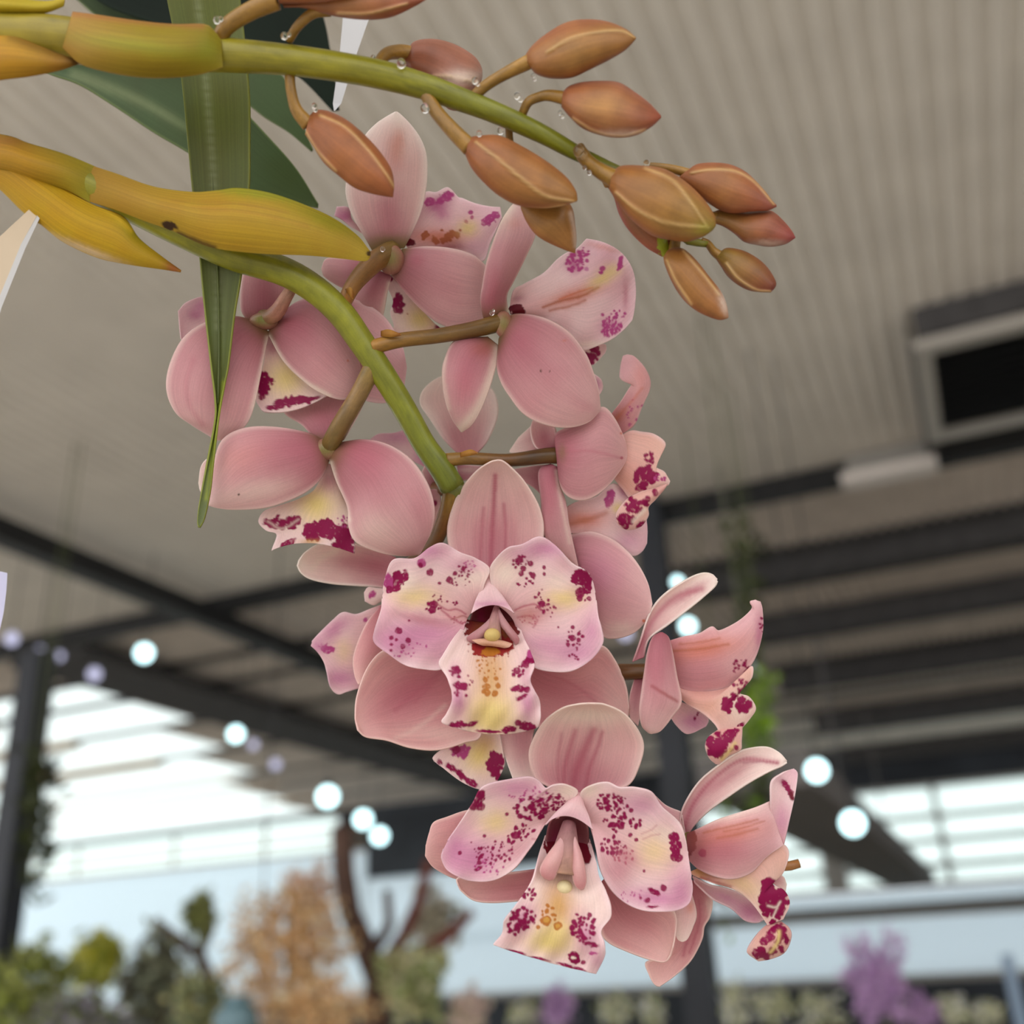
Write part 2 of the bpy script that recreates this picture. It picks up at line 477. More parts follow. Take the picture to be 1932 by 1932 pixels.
# ------------------------------------------------------------------ blurred plants
def foliage(center, rx, ry, rz, n, leaf, cols, seed, name, label, cat, group=None, stemcol=None, droop=0.0, parent_name="foliage", long=2.2):
    rg = np.random.default_rng(seed)
    c = np.array(center)
    root = empty(name, (c[0], c[1], max(0.0, c[2] - rz)), label, cat, group)
    n = int(n*3.2); leaf = leaf*.62
    d = rg.normal(size=(n, 3)); d /= np.linalg.norm(d, axis=1)[:, None]
    rad = rg.uniform(0.35, 1, n) ** 0.6
    # lumpy outline
    lump = 0.72 + 0.28 * np.sin(d[:, 0]*9 + seed*3) * np.cos(d[:, 2]*8 - seed) + 0.30 * np.sin(d[:, 0]*5 + seed) * np.sin(d[:, 2]*4 + seed*2) + rg.uniform(-.1, .1, n)
    pos = c + d * np.array([rx, ry, rz]) * (rad * lump)[:, None]
    a = rg.normal(size=(n, 3)); a[:, 2] -= droop; a /= np.linalg.norm(a, axis=1)[:, None]
    b = np.cross(a, rg.normal(size=(n, 3))); b /= np.linalg.norm(b, axis=1)[:, None]
    nn = np.cross(a, b)
    L = leaf * rg.uniform(.6, 1.3, n)[:, None]; W = L / long
    v = np.stack([pos - a*L*.5, pos + b*W*.5 + nn*W*.12, pos + a*L*.5, pos - b*W*.5 + nn*W*.12], 1).reshape(-1, 3)
    f = np.arange(4*n).reshape(-1, 4)
    cc = np.array([lin(x) for x in cols])[rg.integers(0, len(cols), n)]
    cc = np.clip(cc * rg.uniform(.85, 1.35, (n, 1)), 0, .9)
    o = mesh_obj(parent_name, v, f, M_BGLEAF, root, center, False, np.repeat(cc, 4, 0), np.tile([[0,.5],[.5,1],[1,.5],[.5,0]], (n, 1)))
    o["kind"] = "stuff"
    if stemcol is not None:
        MB().tube([(c[0], c[1], 0), (c[0] + rx*.1, c[1], c[2] - rz*.6), (c[0], c[1], c[2] + rz * .4)], [rx*.08, rx*.06, rx*.03], 7).build("stem", stemcol, root, None)
    return root
M_BGLEAF = tissue("far_foliage", 0.6, 0.35, (3, 3), 0.1, 0.0)
M_BARK = simple("bark", (84, 62, 52), 0.8, 0.0, 0.25, 12)
M_BARKR = simple("bark_red", (104, 58, 50), 0.8, 0.0, 0.25, 12)
M_GSTEM = simple("green_stem", (92, 100, 62), 0.6, 0.0, 0.2, 12)

def bush(px, py, d, rpx, rpy, n, leafpx, cols, seed, name, label, cat, group=None, stem=M_GSTEM, droop=0.0, long=2.2):
    c = P(px, py, d); k = d / FPX
    return foliage(c, rpx*k, rpx*k*.8, rpy*k, n, leafpx*k, cols, seed, name, label, cat, group, stem, droop, "foliage", long)

tan = [(222, 188, 142), (206, 168, 120), (236, 206, 164), (180, 140, 94), (214, 172, 120)]
bush(540, 1795, 5.0, 165, 150, 900, 26, tan, 3, "dried_hydrangea", "large mass of dried tan flower heads left of the trunk", "dried flowers", "dried tan flower heads", M_BARK)
bush(600, 1900, 4.0, 130, 80, 400, 24, tan, 4, "dried_hydrangea", "lower clump of dried tan flowers in front of the trunk foot", "dried flowers", "dried tan flower heads", M_BARK)
bush(580, 1685, 6.2, 75, 65, 200, 26, [(226, 190, 160), (214, 170, 130)], 5, "dried_hydrangea", "small pale peach dried flower head on top of the tan mass", "dried flowers", "dried tan flower heads", M_BARK)
ol = [(150, 160, 70), (120, 128, 62), (172, 176, 96), (96, 104, 60), (150, 150, 100)]
bush(60, 1865, 5.0, 105, 100, 260, 44, ol, 8, "leafy_shrub", "olive green leafy shrub in the bottom left corner", "shrub")
bush(185, 1815, 6.3, 75, 75, 160, 44, [(196, 190, 60), (168, 172, 70), (140, 150, 60), (206, 204, 110)], 9, "leafy_shrub", "yellow green shrub between the corner and grey foliage", "shrub")
bush(290, 1850, 5.1, 90, 110, 240, 46, [(128, 130, 104), (96, 96, 78), (84, 78, 66), (150, 156, 130)], 10, "leafy_shrub", "grey green shrub left of the dried tan flowers", "shrub")
bush(140, 1915, 4.6, 110, 60, 200, 34, [(150, 142, 160), (110, 112, 90), (130, 140, 90)], 11, "leafy_shrub", "dull lilac tinged shrub at the bottom left edge", "shrub")
bush(375, 1725, 5.4, 34, 50, 90, 50, [(150, 154, 92), (116, 120, 76)], 12, "leafy_shrub", "thin olive shoots above the grey green shrub", "shrub")
bush(380, 1890, 4.5, 80, 75, 150, 40, [(140, 150, 110), (100, 104, 76), (178, 172, 120)], 13, "leafy_shrub", "muted green plant between grey shrub and teal pot", "shrub")
bush(780, 1860, 5.2, 85, 90, 180, 50, [(176, 182, 128), (204, 200, 150), (140, 150, 100), (220, 214, 180)], 14, "leafy_shrub", "pale green leafy shrub right of the tree trunk", "shrub")
bush(820, 1740, 6.6, 60, 70, 120, 44, [(206, 198, 180), (180, 170, 150), (150, 146, 120)], 15, "leafy_shrub", "cream grey foliage behind the right branch of the tree", "shrub")
bush(885, 1905, 5.0, 45, 45, 140, 36, [(226, 206, 190), (200, 190, 160), (214, 190, 186)], 16, "flowering_plant", "cream pink flowers under the lowest lip", "flowers")
lav = [(206, 170, 212), (186, 148, 196), (224, 196, 228), (168, 132, 178), (212, 178, 214)]
bush(1655, 1850, 5.0, 72, 105, 650, 22, lav, 20, "lavender_blossom", "tall lavender purple blossom spire at the lower right", "flowers", None, M_GSTEM)
bush(1740, 1910, 5.2, 42, 40, 160, 22, lav, 21, "lavender_blossom", "low lavender blossom right of the tall purple spire", "flowers", None, M_GSTEM)
bush(1052, 1897, 5.5, 38, 46, 260, 22, lav, 22, "lavender_blossom", "small lavender blossom below the spotted lip", "flowers", None, M_GSTEM)
crm = [(236, 234, 220), (214, 216, 170), (246, 240, 236), (150, 156, 110), (226, 222, 186)]
for k, (x, y, rx, ry, lab) in enumerate((
    (1385, 1890, 34, 50, "cream flowers right beside the dark steel post"),
    (1455, 1900, 40, 45, "cream and green flowers under the curled spotted lip"),
    (1545, 1905, 44, 38, "whitish flowers left of the tall lavender spire"),
    (1795, 1905, 30, 34, "pale flowers right of the low lavender blossom"),
    (1862, 1912, 36, 30, "pale flowers before the dark opening near right edge"),
    (1160, 1905, 34, 40, "small cream flowers between lavender blossom and steel post"),
    (1230, 1910, 32, 36, "cream flowers left beside the dark steel post"),
    (985, 1912, 28, 30, "pale pink flowers left of the small lavender blossom"))):
    bush(x, y, 5.6, rx * (1.0 + .25 * (k % 3)), ry * (1.15 - .15 * (k % 2)), 60, 26, crm, 30 + k, "flowering_plant", lab, "flowers", "pale flowers along the bottom")

# tree with bare dark branches
def bg_tube(root, name, pts, rad, mat):
    MB().tube([P(*p) for p in pts], [r * p[2] / FPX for r, p in zip(rad, pts)], 8).build(name, mat, root, None)
root = empty("bare_tree", P(690, 1990, 5.5), "dark brown branching tree trunk left of the lowest flowers", "tree")
bg_tube(root, "trunk", [(700, 2200, 5.5), (705, 1990, 5.5), (715, 1850, 5.5), (690, 1790, 5.5), (660, 1720, 5.5), (648, 1640, 5.5), (645, 1560, 5.5)], [34, 30, 26, 24, 22, 21, 20], M_BARK)
bg_tube(root, "branch", [(715, 1840, 5.5), (780, 1800, 5.45), (840, 1770, 5.4), (890, 1720, 5.4)], [20, 15, 12, 9], M_BARKR)
bg_tube(root, "branch", [(720, 1835, 5.5), (765, 1760, 5.55), (795, 1690, 5.6), (810, 1620, 5.6)], [17, 13, 12, 9], M_BARKR)
bg_tube(root, "branch", [(700, 1800, 5.5), (735, 1745, 5.5), (730, 1680, 5.5)], [13, 10, 8], M_BARK)
root = empty("bare_tree", P(380, 1990, 6.4), "thin brown forked branch above the grey green shrub", "tree")
bg_tube(root, "trunk", [(400, 2200, 6.4), (400, 1850, 6.4), (375, 1800, 6.4)], [14, 12, 11], M_BARK)
bg_tube(root, "branch", [(375, 1800, 6.4), (320, 1760, 6.4), (290, 1735, 6.4)], [11, 9, 6], M_BARK)
bg_tube(root, "branch", [(375, 1800, 6.4), (400, 1750, 6.4), (375, 1690, 6.4)], [10, 8, 5], M_BARK)

# teal pot
c = P(445, 1925, 3.9); k = 3.9 / FPX
root = empty("glazed_pot", (c.x, c.y, c.z - 60*k), "round teal grey glazed pot at the bottom left", "pot")
M_POT = simple("teal_glaze", (98, 124, 132), 0.25, 0.0, 0.2, 10)
MB().ball(c, 42*k, 42*k, 36*k, 16, 10).build("body", M_POT, root, None)
MB().tube([(c.x, c.y, c.z + 30*k), (c.x, c.y, c.z + 42*k)], [24*k, 28*k], 16).build("rim", M_POT, root, None)

# hanging vines
def vine(strands, n, leafpx, cols, seed, label, name="hanging_vine"):
    rg = np.random.default_rng(seed)
    top = P(*strands[0][0])
    root = empty(name, top, label, "vine")
    for st in strands:
        pts = [P(*p) for p in st]
        pts = [Vector((pts[0].x, pts[0].y, ROOF - .002))] + pts
        MB().tube(pts, 0.004, 5).build("stem", M_GSTEM, root, None)
        v = []; cc = []
        A = np.array([list(p) for p in pts[1:]]); dist = st[0][2]; L0 = leafpx * dist / FPX
        for i in range(n):
            t = rg.uniform(0, len(A) - 1.001); j = int(t); q = A[j] + (A[j+1] - A[j]) * (t - j)
            a = rg.normal(size=3); a[2] -= .8; a /= np.linalg.norm(a); b = np.cross(a, rg.normal(size=3)); b /= np.linalg.norm(b)
            q = q + rg.normal(size=3) * L0 * .45
            L = L0 * rg.uniform(.6, 1.3)
            v += [q - a*L*.5, q + b*L*.25, q + a*L*.5, q - b*L*.25]
            cc += [lin(cols[rg.integers(len(cols))])] * 4
        f = np.arange(4*n).reshape(-1, 4)
        o = mesh_obj("foliage", v, f, M_BGLEAF, root, top, False, np.array(cc), np.tile([[0,.5],[.5,1],[1,.5],[.5,0]], (n, 1)))
        o["kind"] = "stuff"
dk = [(58, 66, 36), (74, 82, 42), (48, 52, 32)]
lm = [(150, 186, 52), (176, 204, 70), (128, 160, 60), (100, 130, 50)]
vine([[(1395, 960, 6.0), (1400, 1150, 6.0), (1412, 1340, 6.0)], [(1415, 980, 6.0), (1420, 1180, 6.0), (1425, 1330, 6.0)]], 90, 30, dk, 41, "dark olive vine hanging from the beam right of the flowers")
vine([[(1440, 1270, 4.8), (1444, 1340, 4.8), (1440, 1410, 4.8)], [(1415, 1290, 4.8), (1420, 1350, 4.8), (1415, 1400, 4.8)]], 70, 26, lm, 42, "bright lime green vine tips behind the right spotted lip")
vine([[(1370, 1440, 6.0), (1375, 1600, 6.0), (1365, 1760, 6.0)], [(1430, 1400, 6.0), (1440, 1470, 6.0), (1410, 1540, 6.0)]], 60, 30, dk + lm[2:], 43, "green vine hanging beside the dark post low down")
vine([[(60, 1420, 5.8), (62, 1520, 5.8), (55, 1690, 5.8)], [(75, 1430, 5.8), (78, 1500, 5.8), (70, 1600, 5.8)]], 110, 34, dk, 44, "dark green vine hanging in front of the left skylights")

# ================================================================== THE ORCHID
PXM = D0 / FPX                                          # size of one picture pixel at the front flower (m)
class K:
    """reads positions measured on an enlarged part of the picture"""
    def __init__(s, x, y, k): s.x = x; s.y = y; s.k = k
    def __call__(s, pts): return np.array([(s.x + p[0] / s.k, s.y + p[1] / s.k) for p in pts], float)
K0 = K(0, 0, 1); K1 = K(0, 0, 2.76); K2 = K(550, 0, 2.76); K3 = K(1000, 0, 3.22); K4 = K(280, 420, 2.927)
K5 = K(780, 620, 3.715); K6 = K(550, 850, 2.76); K7 = K(780, 1300, 3.116); K8 = K(1150, 1050, 2.415)
N1 = K(550, 1000, 3.864); N2 = K(680, 680, 4.83); N3 = K(1180, 1400, 4.025); N4 = K(880, 360, 4.83); N5 = K(580, 180, 4.025)

def spline(pts, n):
    """smooth curve through the points, n samples, evenly spaced"""
    p = np.asarray(pts, float)
    if len(p) == 2:
        t = np.linspace(0, 1, n)[:, None]; return p[0] * (1 - t) + p[1] * t
    e = np.vstack([2*p[0] - p[1], p, 2*p[-1] - p[-2]])
    out = []
    for i in range(1, len(e) - 2):
        a, b, c, d = e[i-1], e[i], e[i+1], e[i+2]
        t = np.linspace(0, 1, 16, endpoint=False)[:, None]
        out.append(0.5 * ((2*b) + (-a + c)*t + (2*a - 5*b + 4*c - d)*t**2 + (-a + 3*b - 3*c + d)*t**3))
    out.append(p[-1:])
    q = np.vstack(out)
    s = np.r_[0, np.cumsum(np.linalg.norm(np.diff(q[:, :2], axis=0), axis=1))]
    t = np.linspace(0, s[-1], n)
    return np.stack([np.interp(t, s, q[:, k]) for k in range(q.shape[1])], 1)

def wob(x, y, s=1.0):
    return (np.sin(x*.31*s + y*.17*s) + np.sin(x*.13*s - y*.37*s + 1.3) + .6*np.sin(x*.71*s + y*.53*s + .4)) / 2.6

_NG = np.random.default_rng(99).uniform(0, 1, (64, 64))
def vn(x, y):
    xi = np.floor(x).astype(int); yi = np.floor(y).astype(int); fx = x - xi; fy = y - yi
    fx = fx*fx*(3-2*fx); fy = fy*fy*(3-2*fy)
    g = lambda a, b: _NG[a % 64, b % 64]
    return (g(xi, yi)*(1-fx) + g(xi+1, yi)*fx)*(1-fy) + (g(xi, yi+1)*(1-fx) + g(xi+1, yi+1)*fx)*fy

MAG = lin((142, 12, 72)); MAGP = lin((182, 70, 130)); YEL = lin((230, 206, 132)); CRM = lin((240, 222, 206))
LIL = lin((204, 130, 166)); ROSE = lin((184, 98, 114)); ORA = lin((206, 116, 84)); MAR = lin((108, 16, 34))
GRN = lin((112, 100, 34)); OCH = lin((206, 154, 66)); BRN = lin((176, 96, 62)); RST = lin((150, 40, 40))
CN = dict(a=lin((182, 110, 36)), v=lin((150, 92, 104)), m=MAG, p=MAGP, y=YEL, c=CRM, l=LIL, r=ROSE, o=ORA, d=MAR, g=GRN, h=OCH, b=BRN, t=RST)

def paint(col, X, Y, k, blots, rg):
    def mix(c, w):
        w = np.clip(w, 0, 1)[:, None]; col[:] = col * (1 - w) + c * w
    dx = (vn(X/6, Y/6) - .5)*1.5 + (vn(X/2.6 + 9, Y/2.6) - .5)*.5; dy = (vn(X/6 + 31, Y/6 + 5) - .5)*1.5 + (vn(X/2.6, Y/2.6 + 17) - .5)*.5
    hole = np.clip(.62 + 1.3*vn(X/3.4 + 3, Y/3.4 + 50), 0, 1)
    for b in blots:
        t = b[0]
        if t == 's':                                     # hard spot x y r [colour]
            q = k([(b[1], b[2])])[0]; r = b[3] / k.k; c = CN[b[4]] if len(b) > 4 else MAG
            d = np.hypot(X + dx*r*.26 - q[0], Y + dy*r*.26 - q[1])
            mix(c, np.clip((r + .9 - d) / 1.8, 0, 1) * .95 * (hole if r > 5 else 1))
        elif t == 'e':                                   # hard ellipse x y rx ry angle [colour]
            q = k([(b[1], b[2])])[0]; rx, ry = b[3]/k.k, b[4]/k.k; a = math.radians(b[5]); c = CN[b[6]] if len(b) > 6 else MAG
            w_ = .36*min(rx, ry) + .8
            u = X + dx*w_ - q[0]; v = Y + dy*w_ - q[1]
            uu = (u*math.cos(a) + v*math.sin(a))/rx; vv = (-u*math.sin(a) + v*math.cos(a))/ry
            d = np.hypot(uu, vv); mix(c, np.clip((1 - d) * min(rx, ry) / 1.6 + .5, 0, 1) * (hole if c is MAG or c is MAGP else 1))
        elif t == 'c':                                   # cluster cx cy rx ry n r0 r1 [colour, seed]
            c = CN[b[8]] if len(b) > 8 else MAG
            q = k([(b[1], b[2])])[0]
            for i in range(b[5]):
                an = rg.uniform(0, 6.283); rr = math.sqrt(rg.uniform(0, 1))
                x = q[0] + b[3]/k.k*rr*math.cos(an); y = q[1] + b[4]/k.k*rr*math.sin(an)
                r = rg.uniform(b[6], b[7])/k.k
                d = np.hypot((X + dx*r*.5 - x), (Y + dy*r*.5 - y)*rg.uniform(.75, 1.2))
                mix(c, (r + .8 - d)/1.6 * rg.uniform(.65, .95))
        elif t == 'w':                                   # soft wash x y rx ry colour strength [angle]
            q = k([(b[1], b[2])])[0]; a = math.radians(b[7]) if len(b) > 7 else 0
            u = X + dx*2 - q[0]; v = Y + dy*2 - q[1]
            uu = (u*math.cos(a) + v*math.sin(a))/(b[3]/k.k); vv = (-u*math.sin(a) + v*math.cos(a))/(b[4]/k.k)
            mix(CN[b[5]], np.exp(-(uu**2 + vv**2)) * b[6])
        elif t == 'l':                                   # line [(x,y)..] width colour strength
            q = spline(k(b[1]), 40); d = np.full(len(X), 1e9)
            for i in range(40): d = np.minimum(d, np.hypot(X + dx*.8 - q[i, 0], Y + dy*.8 - q[i, 1]))
            mix(CN[b[3]], np.exp(-(d/(b[2]/k.k))**2) * b[4])

PAL = {  # base, middle, tip, margin colours of an organ
    'sepal_back': ((166, 92, 104), (212, 160, 162), (226, 188, 184), (244, 218, 210)),
    'sepal_pale': ((204, 140, 148), (238, 208, 200), (246, 232, 220), (250, 238, 228)),
    'sepal_front': ((186, 106, 116), (220, 164, 162), (232, 192, 184), (244, 214, 204)),
    'dorsal_front': ((200, 132, 144), (230, 188, 184), (236, 208, 198), (244, 220, 210)),
    'petal_front': ((230, 186, 186), (238, 210, 208), (234, 194, 202), (246, 222, 222)),
    'petal_back': ((210, 144, 148), (226, 180, 180), (232, 190, 192), (244, 214, 212)),
    'lip': ((236, 208, 206), (242, 220, 210), (240, 214, 210), (246, 222, 222)),
    'lip_side': ((228, 176, 168), (232, 190, 172), (236, 200, 190), (244, 214, 212)),
    'column': ((226, 188, 184), (226, 180, 174), (206, 140, 142), (236, 202, 194)),
}

def patch(parent, name, k, L, R, z, pal='sepal_back', M=None, cup=0.0, tilt=0.0, blots=(), cell=3.2, ruf=0.0, rs=1.0,
          base_green=0.0, thick=0.45, mat=None, label=None, veins=0.0, edge=0.85, seed=1, curl=0.0):
    L = k(L); R = k(R)
    wl = max(np.linalg.norm(L[i*len(L)//6] - R[i*len(R)//6]) for i in range(6)); 
    ln = max(np.linalg.norm(np.diff(L, axis=0), axis=1).sum(), np.linalg.norm(np.diff(R, axis=0), axis=1).sum())
    wl = max(wl, 12)
    if blots: cell = min(cell, 1.8 if len(blots) > 14 else 2.3)
    nu = int(np.clip(wl/cell, 10, 130)); nv = int(np.clip(ln/cell, 12, 170))
    Ls = spline(L, nv + 1); Rs = spline(R, nv + 1)
    Ms = spline(k(M), nv + 1) if M is not None else (Ls + Rs) / 2
    u = np.linspace(-1, 1, nu + 1); v = np.linspace(0, 1, nv + 1)
    U, V = np.meshgrid(u, v)
    a = (U*(U-1)/2)[..., None]; b = (1-U*U)[..., None]; c = (U*(U+1)/2)[..., None]
    XY = Ls[:, None]*a + Ms[:, None]*b + Rs[:, None]*c
    zb, zm, zt = z
    Z = zb*(1-V)*(1-2*V) + 4*zm*V*(1-V) + zt*V*(2*V-1)
    env = np.sin(np.pi*np.clip(V*.9 + .08, 0, 1))
    Z = Z + cup*(1-U*U)*env + tilt*U*np.clip(V*3, 0, 1) + curl*np.abs(U)**4*env
    X = XY[..., 0].ravel(); Y = XY[..., 1].ravel(); Uf = U.ravel(); Vf = V.ravel()
    Zf = Z.ravel() + ruf*.8*wob(X*rs*.14 + seed, Y*rs*.14)*np.clip(np.maximum(np.abs(Uf), Vf)**3, 0, 1)
    Zf = Zf + .3*wob(X*.05 + seed, Y*.05)
    pts = Pn(X, Y, D0 + Zf*MM)
    # colours
    c0, c1, c2, c3 = [lin(q) for q in PAL[pal]]
    t = Vf[:, None]
    col = np.where(t < .5, c0 + (c1-c0)*np.clip(t*2, 0, 1)**.8, c1 + (c2-c1)*np.clip(t*2-1, 0, 1))
    mid = c0*.85 + c1*.15
    w = (np.exp(-(Uf/.45)**2) * np.clip(1 - Vf*1.05, 0, 1) * .7)[:, None]
    col = col*(1-w) + mid*w
    blot = .5 + .5*wob(X*.09 + seed*7, Y*.09 - seed*3)
    blot = .5*blot + .5*vn(X/26 + seed, Y/26)
    col = col*(1 - .17*(1-blot)[:, None]*np.array([.3, 1, .8]))
    e = np.clip((np.maximum(np.abs(Uf), (Vf - .05)*1.0) - edge)/(1-edge), 0, 1)**1.5 * np.clip(Vf*4, 0, 1)
    col = col*(1-e[:, None]*.8) + c3*e[:, None]*.8
    if veins:
        vs_ = np.clip(np.cos(Uf*math.pi*7)*.5 + .5, 0, 1)**3 * np.clip(1-np.abs(Uf)*1.4, 0, 1) * np.clip(1-Vf*1.1, 0, 1) * veins
        col = col*(1-vs_[:, None]) + ROSE*vs_[:, None]
    if base_green:
        g = np.exp(-(Vf/.10)**2)*base_green
        col = col*(1-g[:, None]) + GRN*g[:, None]
    rg = np.random.default_rng(seed*131 + int(abs(L[0, 0])))
    paint(col, X, Y, k, blots, rg)
    idx = np.arange((nu+1)*(nv+1)).reshape(nv+1, nu+1)
    f = np.stack([idx[:-1, :-1], idx[1:, :-1], idx[1:, 1:], idx[:-1, 1:]], -1).reshape(-1, 4)
    o = mesh_obj(name, pts, f, mat or M_PETAL, parent, Vector(pts[nu//2]), True, col, np.stack([Uf*.5+.5 + seed*.37, Vf], 1))
    md = o.modifiers.new("thickness", 'SOLIDIFY'); md.thickness = thick*MM; md.offset = 0
    if label: o["label"] = label
    return o

def organ_tube(parent, name, path, rad, cols, mat=None, k=K0, n=16, origin=None, rings=40, ridge=0.0):
    """round stalk; path of (x, y, z mm), radii in pixels, colours along it"""
    p = np.array([(*k([q[:2]])[0], q[2]) for q in path], float)
    s = spline(p, rings); m = len(s)
    r = np.interp(np.linspace(0, 1, m), np.linspace(0, 1, len(rad)), np.array(rad)/k.k)
    C = Pn(s[:, 0], s[:, 1], D0 + s[:, 2]*MM)
    T = np.gradient(C, axis=0); T /= np.linalg.norm(T, axis=1)[:, None]
    view = (C - CAMN); view /= np.linalg.norm(view, axis=1)[:, None]
    A = np.cross(T, view); A /= np.linalg.norm(A, axis=1)[:, None]; B = np.cross(T, A)
    an = np.linspace(0, 2*np.pi, n, endpoint=False)
    rr = r[:, None]*PXM*(1 + s[:, 2:3]*MM/D0)*(1 + ridge*np.cos(3*an)[None])
    V = C[:, None] + rr[..., None]*(A[:, None]*np.cos(an)[None, :, None] + B[:, None]*np.sin(an)[None, :, None])
    V = V.reshape(-1, 3)
    f = []
    for i in range(m-1):
        for j in range(n): f.append((i*n+j, i*n+(j+1) % n, (i+1)*n+(j+1) % n, (i+1)*n+j))
    f.append(tuple(range(n))[::-1]); f.append(tuple((m-1)*n+j for j in range(n)))
    cc = np.array([lin(c) for c in cols]); tt = np.linspace(0, 1, m)
    base = np.stack([np.interp(tt, np.linspace(0, 1, len(cc)), cc[:, q]) for q in range(3)], 1)
    col = np.repeat(base, n, 0)
    xx = np.repeat(s[:, 0], n); yy = np.repeat(s[:, 1], n); aa = np.tile(an, m)
    col = col*.70*(1 + .5*(vn(xx/30 + aa*2, yy/30 + aa) - .5) + .3*(vn(xx/6 + aa*3, yy/6) - .5))[:, None]
    uv = np.stack([np.tile(an/6.283, m), np.repeat(tt, n)*4], 1)
    return mesh_obj(name, V, f, mat or M_STEM, parent, Vector(C[0]) if origin is None else origin, True, col, uv)

def bud(parent, k, L, R, z, fat, pedi, seams=(), cols=None, seed=1, label=None, blots=(), pcol=((150, 110, 40), (176, 130, 56)), prad=(28, 30)):
    """closed flower bud: pedicel -> the bud part; three overlapping sepals are modelled in the body"""
    L = k(L); R = k(R); m = 90; n = 72
    Ls = spline(L, m); Rs = spline(R, m); Ms = (Ls + Rs)/2
    half = np.linalg.norm(Ls - Rs, axis=1)/2
    an = np.linspace(0, 2*np.pi, n, endpoint=False)
    t = np.linspace(0, 1, m)
    zc = z[0] + (z[1]-z[0])*t
    ca = np.cos(an)[None, :, None]
    XY = Ms[:, None]*(1-np.abs(ca)*0) + (Rs-Ls)[:, None]/2*ca
    lob = 1 + .05*np.abs(np.cos(1.5*(an + .5 + seed)))[None]
    Z = zc[:, None] - np.sin(an)[None]*half[:, None]*PXM/MM*fat*lob
    X = XY[..., 0].ravel(); Y = XY[..., 1].ravel(); Zf = Z.ravel()
    c = cols or ((196, 128, 78), (200, 140, 82), (192, 112, 82), (204, 136, 116))
    cc = np.array([lin(q) for q in c])
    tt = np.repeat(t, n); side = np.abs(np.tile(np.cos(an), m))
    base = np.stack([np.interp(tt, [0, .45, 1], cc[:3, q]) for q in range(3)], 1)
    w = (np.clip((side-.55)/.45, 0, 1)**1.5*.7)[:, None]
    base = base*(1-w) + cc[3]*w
    base = base*.53*(1 + .26*(vn(X/22 + seed, Y/22) - .5) + .10*(vn(X/5, Y/5) - .5))[:, None]
    for sm in seams:
        q = spline(k(sm), 90); d = np.full(len(X), 1e9)
        for i in range(90): d = np.minimum(d, np.hypot(X-q[i, 0], Y-q[i, 1]))
        front = np.clip(np.tile(np.sin(an), m)*3 + .3, 0, 1)
        wv = np.exp(-(d/2.8)**2)*front
        base = base*(1-.5*wv[:, None]) + lin((222, 186, 124))*.5*wv[:, None]
        Zf = Zf - wv*.5
    paint(base, X, Y, k, blots, np.random.default_rng(seed))
    pts = Pn(X, Y, D0 + Zf*MM)
    f = []
    for i in range(m-1):
        for j in range(n): f.append((i*n+j, (i+1)*n+j, (i+1)*n+(j+1) % n, i*n+(j+1) % n))
    f.append(tuple(range(n))); f.append(tuple((m-1)*n+j for j in range(n))[::-1])
    o = mesh_obj("bud", pts, f, M_BUD, parent, Vector(pts[0]), True, base, np.stack([np.tile(an/6.283, m), tt], 1))
    if label: o["label"] = label
    if pedi:
        organ_tube(o, "pedicel", pedi, prad, pcol, M_STEM, k, 12, None, 20)
    return o

# ------------------------------------------------------------------ the flowering spike
spike = empty("orchid_flower_spike", F(120, 330, -14), "arching green orchid spike carrying open pink spotted flowers and yellow bracts", "orchid")
STEMC = [(166, 158, 46), (158, 152, 38), (148, 146, 32), (140, 140, 30), (118, 126, 32)]
organ_tube(spike, "stem", [(-1500, 1500, 40), (-1100, 760, 20), (-700, 380, 0), (-380, 255, -12), (-160, 250, -16), (-60, 279, -15)], [30, 30], [STEMC[0], STEMC[0]], rings=40, n=20)
organ_tube(spike, "stem", [(-160, 250, -16), (-40, 285, -15), (60, 312, -14), (160, 345, -14), (260, 395, -12), (360, 445, -10), (440, 482, -8), (530, 510, -6), (590, 543, -5),
    (642, 590, -4), (685, 650, -3), (722, 705, -2), (762, 770, 0), (800, 838, 2), (830, 880, 3), (853, 918, 5)],
    [30, 30, 31, 31, 30, 30, 29, 28, 27, 26, 24, 23, 22, 24], STEMC, rings=90, n=20)
organ_tube(spike, "stem", [(853, 912, 6), (880, 1000, 20), (950, 1180, 27), (1060, 1400, 27), (1180, 1540, 24), (1330, 1600, 22), (1440, 1630, 20), (1484, 1634, 19), (1508, 1629, 19)],
    [22, 18, 16, 14, 11, 10, 10, 12, 8], [(120, 120, 40), (150, 110, 60), (168, 112, 60), (176, 116, 60)], rings=60)
# stem nodes
for x, y, z, r in ((173, 350, -14, 34), (716, 640, -3, 27), (690, 690, -2, 24), (858, 862, 4, 24), (657, 556, -4, 26)):
    pass
